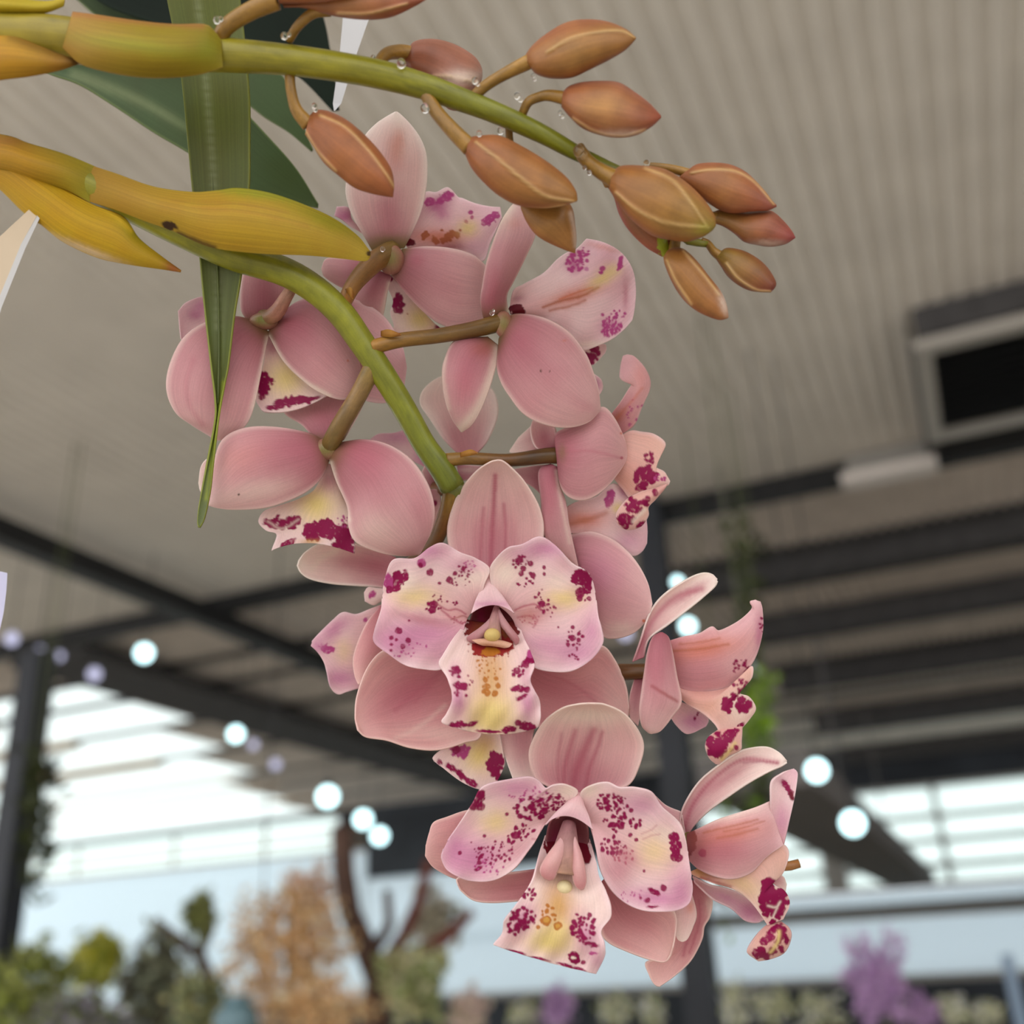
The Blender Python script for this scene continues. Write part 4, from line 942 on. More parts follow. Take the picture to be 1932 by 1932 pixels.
lsep(f, N3, [(1150, 1000), (1200, 1020), (1226, 1080)], [(1110, 1070), (1170, 1110), (1218, 1140)], (3, 4, 4), 'sepal_pale', seed=27)

# --- F12, behind the lowest flower
f = flower("pink flower mostly hidden behind the lowest front flower", [(1185, 1545, 24), (1230, 1600, 22), (1270, 1640, 17)], [10, 10, 11])
lsep(f, N3, [(420, 1000), (380, 1300), (350, 1560), (320, 1640), (158, 1672), (180, 1770), (215, 1835), (245, 1855)], [(520, 1060), (640, 1165), (662, 1230), (640, 1330), (598, 1400), (580, 1500), (500, 1655), (380, 1770), (300, 1830), (255, 1857)], (12, 9, 7), 'sepal_front', cup=2.0, M=[(470, 1030), (500, 1180), (505, 1330), (470, 1500), (400, 1620), (320, 1720), (270, 1800), (250, 1856)],
    blots=[('l', [(500, 1150), (500, 1350), (440, 1620)], 16, 'r', .6), ('l', [(560, 1200), (560, 1380), (490, 1600)], 14, 'r', .6), ('w', 480, 1450, 80, 200, 'r', .4, 10), ('w', 640, 1250, 30, 90, 'c', .5)], seed=31)
petal(f, N3, [(380, 1100), (372, 1340), (390, 1480), (428, 1513)], [(480, 1080), (537, 1290), (512, 1400), (470, 1492), (432, 1513)], (5, 4, 3), 'sepal_pale', cup=-1, seed=32, blots=[('w', 490, 1250, 30, 50, 'o', .5)])
petal(f, N3, [(190, 370), (300, 475), (420, 528), (425, 560)], [(230, 620), (330, 720), (440, 760), (462, 740)], (8, 8, 6), 'sepal_back', cup=-1, seed=33)
lsep(f, K7, [(480, 690), (320, 710), (200, 750), (120, 782), (95, 840), (72, 920)], [(480, 1120), (320, 1120), (240, 1112), (170, 1080), (110, 1040), (68, 980)], (6, 5, 3), 'sepal_front', cup=-1.5, blots=[('w', 230, 1080, 140, 40, 'r', .3, 15)], seed=34)

# --- F4, right middle flower in profile
f = flower("right middle flower in profile on a short brown stalk", [(1000, 1235, 27), (1110, 1262, 20), (1170, 1268, 11), (1215, 1266, 8), (1228, 1268, 7)], [12, 13, 14, 16, 14], [(140, 96, 40), (110, 74, 30), (92, 58, 20), (100, 60, 22), (110, 70, 26)])
dsep(f, K8, [(105, 480), (135, 400), (180, 265), (240, 180), (340, 110), (415, 76), (465, 78), (490, 105)], [(155, 460), (180, 375), (265, 312), (370, 232), (450, 166), (482, 135), (491, 112)],
    (7, 8, 7), 'sepal_pale', M=[(130, 470), (155, 390), (200, 290), (280, 210), (370, 150), (440, 112), (490, 108)], cup=2.5, tilt=-1, blots=[('l', [(130, 470), (160, 360), (220, 260), (310, 180), (420, 150)], 16, 'r', .6), ('w', 360, 170, 110, 22, 'r', .6, -32)], seed=41)
petal(f, K8, [(270, 385), (340, 365), (410, 350), (465, 320), (500, 338), (580, 300), (635, 255), (652, 228), (640, 205), (665, 198)], [(290, 560), (330, 602), (420, 620), (520, 605), (580, 570), (640, 500), (675, 430), (697, 330), (694, 240), (685, 205)],
    (6, 2, 0), 'petal_back', M=[(275, 460), (350, 470), (430, 465), (520, 440), (590, 400), (640, 340), (668, 280), (675, 202)], cup=-2.5, ruf=.8, blots=[('w', 430, 420, 170, 50, 'o', .7, -10), ('l', [(290, 430), (420, 420), (540, 400)], 7, 'b', .6), ('l', [(320, 400), (420, 390), (500, 375)], 6, 'b', .5), ('w', 430, 540, 130, 60, 'r', .4), ('c', 600, 500, 40, 40, 20, 3, 8), ('w', 680, 350, 20, 90, 'p', .5), ('c', 688, 310, 8, 60, 6, 4, 8)], seed=42)
lsep(f, K8, [(232, 347), (195, 372), (172, 440), (160, 520), (148, 600), (136, 700), (148, 770), (180, 803)], [(240, 347), (268, 370), (285, 430), (305, 540), (327, 660), (290, 722), (235, 790), (190, 806)], (3, -1, 0), 'sepal_back', cup=-2.5, edge=.8, blots=[('l', [(195, 590), (250, 625), (305, 658)], 8, 't', .55), ('w', 200, 520, 40, 120, 'r', .5)], seed=43)
lsep(f, K8, [(115, 550), (92, 630), (88, 700), (95, 740)], [(165, 560), (150, 640), (140, 720), (130, 772)], (9, 8, 8), 'sepal_back', seed=44)
petal(f, K8, [(320, 660), (390, 690), (450, 735), (440, 775)], [(270, 720), (300, 765), (345, 806), (390, 800)], (8, 9, 9), 'petal_front', ruf=.8, blots=[('w', 380, 750, 60, 40, 'l', .8), ('c', 385, 710, 30, 30, 5, 5, 8)], seed=45)
lip(f, K8, [(320, 600), (420, 618), (520, 605), (590, 565), (648, 500), (650, 545), (620, 585), (592, 622), (635, 640), (665, 690), (640, 735), (595, 790)], [(320, 640), (360, 675), (410, 705), (450, 735), (475, 760), (490, 782), (495, 792), (510, 800), (530, 800)], (5, 1, 0), 'lip_side', cup=-2.0, ruf=1.0,
    blots=[('w', 440, 670, 110, 50, 'o', .25, 30), ('w', 590, 690, 60, 80, 'c', .6), ('c', 560, 670, 50, 46, 26, 9, 16), ('c', 610, 670, 30, 30, 8, 10, 20), ('c', 600, 590, 40, 28, 22, 4, 9), ('s', 530, 690, 18), ('s', 600, 690, 20), ('e', 590, 775, 30, 12, -40)], seed=46)
lip(f, K8, [(500, 788), (450, 825), (437, 865), (455, 915), (485, 943)], [(605, 770), (600, 840), (595, 880), (545, 905), (497, 945)], (0, -2, -1), 'lip_side', cup=-2.0, ruf=.5, blots=[('e', 540, 820, 60, 24, -38), ('e', 490, 880, 44, 38, -30), ('c', 500, 860, 60, 50, 24, 10, 18), ('l', [(570, 850), (540, 890), (510, 920)], 9, 'y', .8), ('s', 575, 870, 12)], seed=47, label="rolled spotted tip of the lip")

# --- F5, upper right flower seen from behind
f = flower("right upper flower seen from behind on a brown horizontal stalk", [(842, 868, 3), (885, 865, 4), (960, 868, 6), (1030, 860, 8), (1058, 860, 9)], [13, 12, 12, 14, 16], [(150, 110, 44), (138, 96, 40), (110, 70, 28), (92, 58, 22), (110, 76, 30)])
receptacle(f, 1062, 862, 9, 15, 22, (110, 76, 32))
scale(f, K5, [(330, 870), (400, 850), (450, 870)], [(330, 900), (390, 890), (452, 875)], (0, -1, -2))
lsep(f, K5, [(1000, 850), (1000, 740), (1090, 685), (1240, 600), (1328, 550), (1405, 625), (1475, 770), (1498, 880)], [(1020, 930), (1022, 1050), (1060, 1150), (1140, 1200), (1240, 1190), (1350, 1112), (1445, 995), (1500, 905)], (9, 6, 12), 'sepal_back', cup=-3.0, edge=.86, blots=[('w', 1080, 830, 90, 110, 'r', .5), ('l', [(1060, 860), (1250, 860), (1440, 905)], 12, 'r', .35), ('s', 1455, 905, 10, 'r'), ('s', 1450, 735, 8, 'o'), ('w', 1045, 870, 30, 60, 'g', .5)], seed=51)
petal(f, K5, [(960, 850), (870, 845), (830, 780), (820, 700), (832, 648)], [(1000, 830), (1005, 780), (1005, 740), (990, 690), (950, 640)], (10, 9, 11), 'sepal_back', cup=1.5, blots=[('w', 920, 770, 50, 60, 'r', .5)], seed=52)
dsep(f, K5, [(900, 870), (800, 872), (680, 872), (690, 840)], [(940, 700), (880, 640), (810, 700), (740, 765)], (14, 15, 17), 'sepal_pale', seed=53)
lsep(f, K5, [(960, 950), (880, 1000), (895, 1200), (915, 1430), (1000, 1560), (1140, 1660)], [(1010, 970), (1022, 1090), (1065, 1210), (1085, 1350), (1112, 1480), (1152, 1665)], (9, 8, 12), 'sepal_back', cup=-2.0, blots=[('w', 940, 1200, 50, 260, 'r', .5), ('l', [(1000, 1000), (1030, 1200), (1090, 1500)], 14, 'c', .5)], seed=54)
petal(f, K5, [(980, 950), (850, 960), (700, 985), (640, 1000)], [(930, 1250), (880, 1150), (780, 1080), (660, 1060)], (12, 13, 14), 'sepal_back', blots=[('w', 880, 1060, 60, 100, 'r', .4)], seed=55)
petal(f, K5, [(1385, 605), (1450, 520), (1500, 440), (1532, 385), (1505, 378), (1450, 350), (1452, 270), (1470, 195)], [(1460, 742), (1550, 670), (1600, 550), (1650, 440), (1657, 365), (1620, 275), (1550, 200), (1500, 185)], (14, 10, 12), 'petal_back', M=[(1420, 680), (1490, 590), (1545, 490), (1590, 400), (1585, 350), (1550, 310), (1510, 240), (1485, 188)], cup=-2, ruf=1.0,
    blots=[('w', 1430, 620, 80, 40, 'b', .7, -50), ('c', 1550, 600, 70, 110, 20, 4, 9, 'p'), ('w', 1590, 330, 60, 120, 'o', .3), ('l', [(1420, 640), (1520, 520), (1600, 420)], 10, 'o', .4)], seed=56, label="curled upright petal")
lip(f, K5, [(1430, 770), (1520, 717), (1600, 725), (1690, 742), (1765, 805), (1725, 885), (1700, 965), (1760, 1005), (1797, 1070)], [(1380, 1010), (1430, 1080), (1470, 1130), (1510, 1185), (1545, 1185), (1600, 1170), (1660, 1150), (1720, 1130), (1790, 1090)], (14, 11, 10), 'lip_side', cup=-1.5, ruf=1.0,
    blots=[('w', 1500, 1060, 120, 90, 'o', .3, 30), ('c', 1655, 910, 40, 40, 20, 8, 15), ('c', 1640, 1040, 80, 70, 34, 14, 24), ('e', 1600, 1110, 50, 28, -20), ('s', 1600, 1000, 30), ('c', 1720, 1050, 40, 30, 12, 6, 12, 'p')], seed=57)
lip(f, K5, [(1780, 1090), (1700, 1120), (1600, 1145), (1500, 1195), (1430, 1280), (1425, 1350), (1470, 1400)], [(1755, 1125), (1700, 1190), (1645, 1250), (1645, 1310), (1605, 1375), (1560, 1400), (1510, 1408)], (9, 7, 9), 'lip_side', cup=-2.0, blots=[('c', 1560, 1240, 70, 60, 22, 12, 22), ('e', 1490, 1340, 60, 55, 0), ('s', 1690, 1150, 22), ('s', 1640, 1195, 20), ('s', 1555, 1215, 22), ('s', 1600, 1225, 14), ('l', [(1620, 1270), (1570, 1320), (1540, 1350)], 14, 'c', .8), ('e', 1590, 1370, 40, 16, -40)], seed=58, label="rolled spotted tip of the lip")
petal(f, K5, [(1060, 1260), (1150, 1210), (1280, 1180), (1390, 1090), (1470, 1120), (1550, 1190), (1625, 1310), (1637, 1420)], [(1090, 1430), (1200, 1440), (1350, 1480), (1480, 1565), (1545, 1592), (1600, 1560), (1635, 1500)], (14, 14, 15), 'petal_front', cup=-1, ruf=1.0, blots=[('w', 1180, 1340, 150, 60, 'o', .75), ('l', [(1100, 1370), (1250, 1330), (1350, 1290)], 20, 'b', .5), ('e', 1375, 1190, 30, 70, 15, 'p'), ('w', 1440, 1260, 50, 40, 'y', .8), ('w', 1500, 1480, 90, 70, 'l', .5), ('w', 1480, 1140, 40, 40, 'l', .8)], seed=59)

# --- F6, upper right back view with spread spotted petal
f = flower("top right flower seen from behind with spread spotted petal", [(700, 656, -4), (755, 642, -2), (830, 633, 1), (900, 620, 4), (948, 608, 6)], [14, 14, 14, 15, 17], [(170, 120, 44), (150, 108, 44), (130, 94, 40), (120, 84, 36), (128, 96, 36)])
receptacle(f, 950, 612, 5, 18, 26)
scale(f, N5, [(560, 1790), (620, 1780), (710, 1815)], [(560, 1830), (640, 1835), (712, 1820)], (-4, -5, -5))
dsep(f, N4, [(165, 1190), (130, 1020), (150, 850), (195, 620), (300, 320), (380, 180), (432, 118)], [(390, 1140), (365, 960), (430, 820), (540, 600), (630, 380), (560, 250), (480, 130)], (7, 3, 6), 'sepal_back', cup=-2.5, base_green=.8, blots=[('w', 330, 220, 150, 90, 'c', .7, -60), ('l', [(150, 600), (250, 330), (400, 150)], 40, 'c', .8), ('w', 230, 900, 60, 300, 'r', .5, 8), ('w', 440, 300, 80, 60, 'o', .25), ('l', [(380, 1100), (395, 980), (440, 860)], 26, 'c', .7)], seed=61)
PB6 = [('e', 455, 1085, 80, 48, 10, 'd'), ('w', 470, 980, 60, 40, 'm', .4), ('w', 980, 960, 260, 70, 'o', .75, -18), ('l', [(700, 1060), (880, 1000), (1050, 960), (1200, 880)], 14, 'b', .8), ('l', [(760, 1090), (950, 1050), (1080, 1000)], 14, 'b', .6), ('l', [(850, 990), (1000, 930), (1150, 880)], 10, 'o', .8), ('w', 1240, 800, 140, 60, 'y', .8, -30), ('w', 1330, 720, 80, 60, 'y', .5),
    ('w', 980, 680, 70, 70, 'p', .75), ('c', 990, 660, 80, 90, 46, 9, 18, 'p'), ('c', 1070, 560, 60, 40, 18, 9, 18, 'p'), ('s', 1100, 640, 20, 'p'), ('s', 1095, 715, 20, 'l'), ('s', 1240, 710, 28, 'p'), ('e', 1225, 750, 26, 20, 0, 'p'), ('e', 1400, 660, 28, 70, 15, 'p'), ('w', 1450, 950, 30, 160, 'r', .5), ('w', 1250, 520, 160, 30, 'o', .4, 15),
    ('w', 1310, 1230, 90, 70, 'p', .6), ('c', 1330, 1220, 90, 80, 46, 9, 18, 'p'), ('c', 1380, 1130, 70, 40, 14, 8, 14, 'p'), ('s', 1240, 1130, 16, 'p'), ('s', 1250, 1195, 18, 'p'), ('c', 1290, 1290, 70, 40, 16, 9, 16, 'p'), ('w', 1150, 1400, 160, 40, 'c', .6)]
petal(f, N4, [(390, 1080), (430, 905), (530, 845), (700, 755), (830, 625), (920, 562), (1000, 530), (1092, 438)], [(400, 1120), (580, 1130), (750, 1190), (900, 1310), (1000, 1410), (1075, 1452), (1200, 1412), (1330, 1350), (1440, 1262), (1512, 1180)],
    (10, 9, 8), 'petal_front', M=[(395, 1100), (600, 1040), (850, 970), (1100, 900), (1320, 800), (1485, 660)], cup=-2.0, ruf=1.6, blots=PB6, seed=62)
lsep(f, K0, [(955, 600), (975, 593), (1010, 596), (1045, 608), (1077, 630), (1104, 666), (1118, 700), (1128, 733), (1132, 770)], [(942, 640), (938, 690), (946, 722), (963, 750), (985, 778), (1012, 795), (1047, 805), (1082, 805), (1111, 795), (1131, 775)], (6, 0, 3), 'sepal_back', cup=-4.0, edge=.86, base_green=.8, blots=[('w', 985, 640, 30, 40, 'r', .4), ('s', 1020, 700, 2, 'k'), ('s', 1037, 701, 1.4, 'k'), ('w', 1065, 643, 4, 2, 'o', .6), ('w', 1110, 770, 40, 12, 'r', .25, 30)], seed=63)
lsep(f, K5, [(520, 60), (300, 80), (218, 220), (203, 350), (225, 510), (275, 635), (335, 720)], [(600, 125), (585, 230), (545, 380), (485, 540), (415, 665), (340, 723)], (6, 2, 6), 'sepal_back', cup=-2.5, base_green=.6, blots=[('w', 360, 350, 90, 220, 'r', .6, 8), ('l', [(590, 150), (540, 340), (450, 560), (330, 705)], 36, 'c', .75), ('w', 480, 150, 80, 60, 'b', .35), ('l', [(225, 200), (215, 350), (250, 560)], 16, 'c', .5)], seed=64)
lip(f, N4, [(1000, 1440), (1080, 1450), (1200, 1410), (1265, 1398), (1278, 1440)], [(1050, 1480), (1090, 1540), (1140, 1592), (1200, 1550), (1262, 1480)], (13, 14, 14), 'lip', blots=[('c', 1140, 1500, 70, 70, 26, 14, 26), ('s', 1190, 1440, 24)], seed=65)
lip(f, N4, [(1150, 1660), (1180, 1680), (1225, 1720), (1240, 1780)], [(1160, 1880), (1190, 1880), (1215, 1850), (1236, 1810)], (10, 10, 11), 'lip', blots=[('w', 1200, 1760, 30, 80, 'p', .6)], seed=66)

# --- F7, topmost flower seen from behind
f = flower("topmost flower seen from behind with tall upright sepal", [(646, 578, -4), (668, 536, 0), (700, 500, 5), (730, 478, 9), (742, 472, 11)], [13, 15, 18, 20, 18], [(176, 116, 44), (158, 112, 56), (150, 104, 52), (130, 104, 40)])
receptacle(f, 738, 490, 9, 26, 30, (122, 104, 44))
scale(f, N5, [(290, 1470), (330, 1460), (350, 1500)], [(300, 1490), (330, 1530), (350, 1550)], (-4, -6, -6))
dsep(f, N5, [(500, 1190), (420, 1050), (345, 920), (297, 770), (300, 640), (350, 480), (430, 320), (520, 220), (610, 160), (672, 127)], [(735, 1160), (795, 1040), (865, 870), (905, 670), (905, 470), (862, 335), (785, 225), (710, 150), (674, 127)], (12, 10, 6), 'sepal_pale', cup=-2.5, base_green=.9, edge=.72, blots=[('w', 670, 420, 70, 130, 'o', .45), ('w', 630, 950, 110, 230, 'r', .5), ('w', 620, 1120, 110, 60, 'g', .7), ('w', 700, 330, 40, 80, 'o', .3)], seed=71)
petal(f, N5, [(740, 1130), (820, 920), (888, 747), (980, 737), (1068, 700), (1140, 772), (1180, 785), (1280, 825), (1390, 848), (1465, 850)], [(760, 1155), (950, 1160), (1150, 1180), (1330, 1260), (1390, 1120), (1478, 930)], (15, 16, 13), 'petal_front', cup=-1, ruf=1.6,
    blots=[('w', 1000, 1080, 210, 60, 'o', .85), ('c', 1000, 1070, 150, 50, 20, 14, 26, 'b'), ('e', 780, 1120, 40, 24, 0, 'd'), ('w', 990, 830, 100, 60, 'p', .8, -20), ('e', 1040, 780, 70, 40, -30, 'p'), ('s', 930, 810, 40, 'p'), ('w', 1030, 900, 60, 50, 'p', .5), ('s', 1240, 890, 18, 'p'), ('s', 1250, 930, 16, 'p'), ('s', 1205, 960, 16, 'p'), ('e', 1380, 950, 60, 36, -30, 'p'), ('s', 1430, 910, 30, 'p'), ('w', 1220, 1010, 80, 60, 'y', .8), ('s', 1160, 1025, 10, 'b'), ('w', 1280, 1150, 100, 60, 'l', .3), ('w', 1100, 1150, 120, 30, 'r', .6)], seed=72)
petal(f, N5, [(420, 1020), (340, 940), (312, 852), (222, 846)], [(440, 1060), (350, 1010), (260, 945), (204, 915)], (15, 14, 13), 'petal_front', ruf=.8, blots=[('w', 290, 920, 80, 60, 'p', .75)], seed=73)
lsep(f, N5, [(720, 1170), (900, 1150), (1100, 1165), (1260, 1215), (1360, 1300)], [(620, 1340), (740, 1490), (870, 1630), (1000, 1730), (1150, 1768), (1390, 1700)], (11, 9, 12), 'sepal_back', cup=-3.0, base_green=.8, blots=[('w', 830, 1250, 60, 40, 'r', .5), ('l', [(660, 1370), (800, 1560), (940, 1690), (1060, 1750)], 26, 'r', .3)], seed=74)
lsep(f, N5, [(480, 1240), (300, 1240), (150, 1240), (105, 1320)], [(520, 1330), (430, 1440), (300, 1470), (190, 1420), (120, 1370)], (12, 13, 12), 'sepal_back', cup=-1.5, base_green=.4, blots=[('w', 380, 1300, 80, 60, 'r', .4)], seed=75)
petal(f, N5, [(520, 1320), (420, 1450), (360, 1540), (360, 1640), (450, 1680), (540, 1700)], [(640, 1370), (612, 1470), (592, 1580), (575, 1660), (560, 1690)], (11, 12, 14), 'sepal_back', cup=-1.5, blots=[('w', 500, 1500, 60, 120, 'r', .35), ('l', [(620, 1430), (560, 1680)], 20, 'c', .6)], seed=76)
lip(f, N5, [(640, 1375), (608, 1450), (652, 1560), (630, 1650), (655, 1740), (645, 1800)], [(650, 1380), (760, 1510), (880, 1640), (960, 1725), (1040, 1790)], (16, 16, 17), 'lip', M=[(645, 1380), (690, 1490), (760, 1600), (800, 1700), (830, 1810)], ruf=1.0, blots=[('w', 860, 1700, 110, 100, 'y', .9), ('e', 685, 1590, 46, 60, 10), ('c', 690, 1580, 50, 80, 16, 12, 22), ('e', 635, 1395, 14, 26, 0), ('s', 990, 1770, 26), ('s', 760, 1660, 6, 'b'), ('w', 700, 1740, 60, 60, 'c', .5)], seed=77)

# --- F8, left flower seen from behind
f = flower("left flower seen from behind, crossed by the narrow leaf tip", [(560, 530, -2), (540, 560, -1), (525, 585, 3), (510, 598, 6), (497, 598, 9)], [9, 11, 13, 15, 14], [(166, 118, 80), (196, 140, 118), (190, 132, 110), (126, 108, 50)])
receptacle(f, 500, 606, 8, 30, 17, (124, 120, 56))
dsep(f, K4, [(560, 560), (510, 470), (520, 300), (560, 180), (640, 120)], [(730, 520), (765, 400), (760, 300), (740, 180), (690, 110)], (12, 13, 15), 'sepal_back', cup=-1.5, base_green=.8, blots=[('w', 640, 400, 80, 120, 'r', .45)], seed=81)
petal(f, K4, [(380, 560), (340, 440), (300, 408), (210, 440), (163, 490)], [(400, 620), (320, 600), (260, 640), (200, 660), (178, 640)], (13, 14, 13), 'petal_front', ruf=.8, blots=[('w', 260, 510, 50, 40, 'p', .6), ('w', 300, 460, 60, 50, 'l', .8)], seed=82)
lsep(f, K4, [(580, 540), (460, 520), (300, 560), (185, 650), (115, 800), (103, 930), (150, 1045), (235, 1112), (345, 1180)], [(665, 605), (645, 700), (612, 880), (582, 1020), (545, 1108), (490, 1160), (420, 1195), (365, 1200)], (9, 3, 6), 'sepal_back', cup=-4.0, edge=.84, base_green=.7, blots=[('l', [(250, 760), (215, 880), (230, 1010), (300, 1110)], 16, 'r', .25), ('w', 480, 700, 120, 160, 'r', .25), ('l', [(655, 640), (620, 860), (580, 1020)], 16, 'c', .6)], seed=83)
lsep(f, K4, [(720, 520), (820, 440), (920, 420), (1060, 520), (1140, 680), (1180, 860)], [(660, 608), (740, 755), (840, 860), (950, 940), (1080, 977), (1170, 920)], (9, 5, 7), 'sepal_back', cup=-3.0, base_green=.7, blots=[('w', 820, 560, 160, 110, 'r', .55, 30), ('l', [(670, 630), (800, 830), (1000, 955)], 14, 'c', .8), ('s', 1100, 763, 5, 'o')], seed=84)
petal(f, K4, [(850, 440), (1000, 415), (1150, 428), (1280, 500), (1355, 590), (1405, 690), (1425, 800)], [(950, 700), (1050, 850), (1150, 960), (1210, 987), (1290, 997), (1360, 978), (1412, 900)], (11, 11, 12), 'petal_back', cup=-2.0, ruf=.8, blots=[('w', 950, 470, 90, 50, 'l', .6), ('w', 1300, 850, 100, 100, 'r', .2)], seed=85)
lip(f, K4, [(650, 625), (640, 760), (608, 900), (592, 970), (620, 1030), (642, 1046)], [(672, 625), (740, 740), (840, 860), (920, 915), (985, 948), (990, 955)], (11, 10, 8), 'lip', M=[(660, 625), (690, 750), (740, 870), (770, 960), (800, 1010), (810, 1036)], ruf=.7, blots=[('w', 760, 860, 110, 110, 'y', .9), ('w', 690, 690, 40, 40, 'r', .7), ('c', 640, 890, 50, 60, 30, 9, 20), ('e', 640, 900, 36, 40, 0), ('s', 630, 965, 18), ('e', 790, 990, 100, 26, -8), ('e', 700, 1022, 50, 14, -5), ('c', 800, 990, 110, 24, 18, 10, 18), ('e', 905, 972, 50, 12, -10)], seed=86)

# --- F9, lower left flower seen from behind
f = flower("lower left flower seen from behind on a thick olive stalk", [(708, 684, -3), (678, 742, -1), (650, 790, 0), (630, 825, 3), (620, 846, 6)], [18, 17, 17, 18, 17], [(150, 124, 60), (150, 116, 70), (136, 104, 56), (120, 98, 44)])
receptacle(f, 618, 848, 6, 30, 22, (112, 100, 46))
lsep(f, K4, [(960, 1200), (880, 1162), (700, 1130), (530, 1136), (410, 1200), (365, 1330), (338, 1500), (332, 1555)], [(1000, 1305), (960, 1400), (880, 1480), (760, 1540), (640, 1575), (480, 1584), (390, 1575), (336, 1560)], (6, 1, 4), 'sepal_back', cup=-4.0, base_green=.7, blots=[('w', 800, 1250, 200, 70, 'r', .5, 5), ('w', 500, 1300, 160, 90, 'o', .2, -20), ('w', 620, 1480, 220, 60, 'c', .4, -10), ('s', 501, 1500, 6, 'k'), ('w', 900, 1400, 60, 60, 'r', .2)], seed=91)
petal(f, K4, [(420, 1260), (330, 1300), (290, 1350), (277, 1440)], [(420, 1540), (360, 1530), (310, 1510), (285, 1480)], (10, 10, 10), 'sepal_pale', seed=92)
lsep(f, K4, [(1060, 1215), (1200, 1200), (1330, 1230), (1450, 1310), (1540, 1440), (1578, 1580), (1560, 1700), (1500, 1825)], [(1000, 1305), (1040, 1430), (1100, 1570), (1108, 1680), (1150, 1765), (1280, 1820), (1400, 1838), (1492, 1832)], (5, -1, 3), 'sepal_back', cup=-5.0, base_green=.7, blots=[('w', 1200, 1290, 170, 90, 'r', .55, 30), ('w', 1500, 1600, 60, 160, 'r', .35, -10), ('l', [(1010, 1330), (1060, 1500), (1110, 1640)], 16, 'c', .7), ('w', 1250, 1700, 120, 100, 'c', .35)], seed=93)
dsep(f, K4, [(920, 1200), (850, 1120), (750, 1050), (780, 960), (840, 900)], [(1080, 1200), (1140, 1100), (1190, 1000), (1200, 940), (1150, 880)], (9, 14, 18), 'sepal_back', cup=-2, base_green=.6, blots=[('w', 950, 1080, 100, 70, 'r', .4), ('l', [(1120, 1150), (1190, 1000)], 12, 'c', .5)], seed=94)
lip(f, K4, [(975, 1330), (925, 1470), (830, 1530), (720, 1565), (640, 1592), (608, 1650), (650, 1700), (708, 1722), (680, 1812)], [(1010, 1340), (1060, 1490), (1108, 1600), (1115, 1680), (1140, 1770), (1138, 1828)], (9, 8, 7), 'lip', M=[(992, 1330), (985, 1480), (960, 1580), (930, 1660), (905, 1720), (890, 1770)], ruf=1.2, cup=-1.0,
    blots=[('w', 930, 1560, 110, 110, 'y', .95), ('w', 1000, 1430, 50, 60, 'r', .6), ('c', 740, 1655, 100, 40, 44, 9, 18), ('s', 680, 1660, 26), ('e', 990, 1700, 130, 44, 10), ('c', 990, 1705, 150, 50, 30, 12, 22), ('e', 1085, 1785, 60, 30, 35), ('c', 1080, 1770, 60, 50, 18, 10, 18), ('e', 770, 1770, 50, 18, -25), ('w', 900, 1762, 60, 14, 'h', .7), ('l', [(660, 1650), (740, 1690), (830, 1640)], 8, 'c', .5), ('c', 1075, 1650, 40, 30, 12, 4, 8, 'p')], seed=95)

# --- F10, pale flower behind the stem
f = flower("pale flower standing behind the green stem", [(852, 900, 8), (835, 925, 16), (820, 915, 24), (815, 890, 27)], [12, 11, 11, 12], [(120, 90, 40), (130, 84, 50), (140, 86, 60)])
dsep(f, N2, [(900, 860), (760, 720), (640, 540), (548, 400), (560, 290), (640, 200), (740, 142), (830, 115)], [(1060, 850), (1150, 745), (1222, 600), (1256, 470), (1240, 340), (1175, 232), (1050, 150), (950, 118)], (24, 26, 30), 'sepal_pale', cup=2.5, edge=.5, blots=[('w', 850, 680, 130, 150, 'r', .3)], seed=101)
petal(f, N2, [(640, 900), (560, 700), (470, 625), (300, 660), (170, 668), (88, 716)], [(640, 1000), (560, 960), (440, 900), (330, 840), (200, 770), (110, 730)], (24, 24, 22), 'petal_front', ruf=1.0, blots=[('w', 350, 700, 160, 60, 'l', .6), ('w', 570, 880, 70, 80, 'l', .8), ('w', 620, 960, 60, 60, 'r', .6)], seed=102)
lsep(f, N2, [(760, 1050), (700, 980), (620, 920), (590, 960)], [(760, 1220), (700, 1230), (620, 1150), (560, 1010)], (23, 22, 21), 'sepal_back', blots=[('w', 660, 1100, 80, 100, 'd', .35)], seed=103)
petal(f, N2, [(880, 940), (960, 950), (1080, 960), (1180, 960)], [(900, 1100), (980, 1090), (1080, 1060), (1180, 1030)], (23, 22, 22), 'sepal_back', blots=[('w', 980, 1000, 100, 30, 'c', .4)], seed=104)
petal(f, N2, [(620, 1180), (700, 1180), (735, 1280), (700, 1420), (640, 1600)], [(600, 1250), (640, 1350), (640, 1450), (590, 1600), (560, 1720)], (16, 15, 14), 'sepal_pale', blots=[('s', 680, 1300, 26), ('w', 680, 1450, 40, 80, 'o', .3)], seed=105)

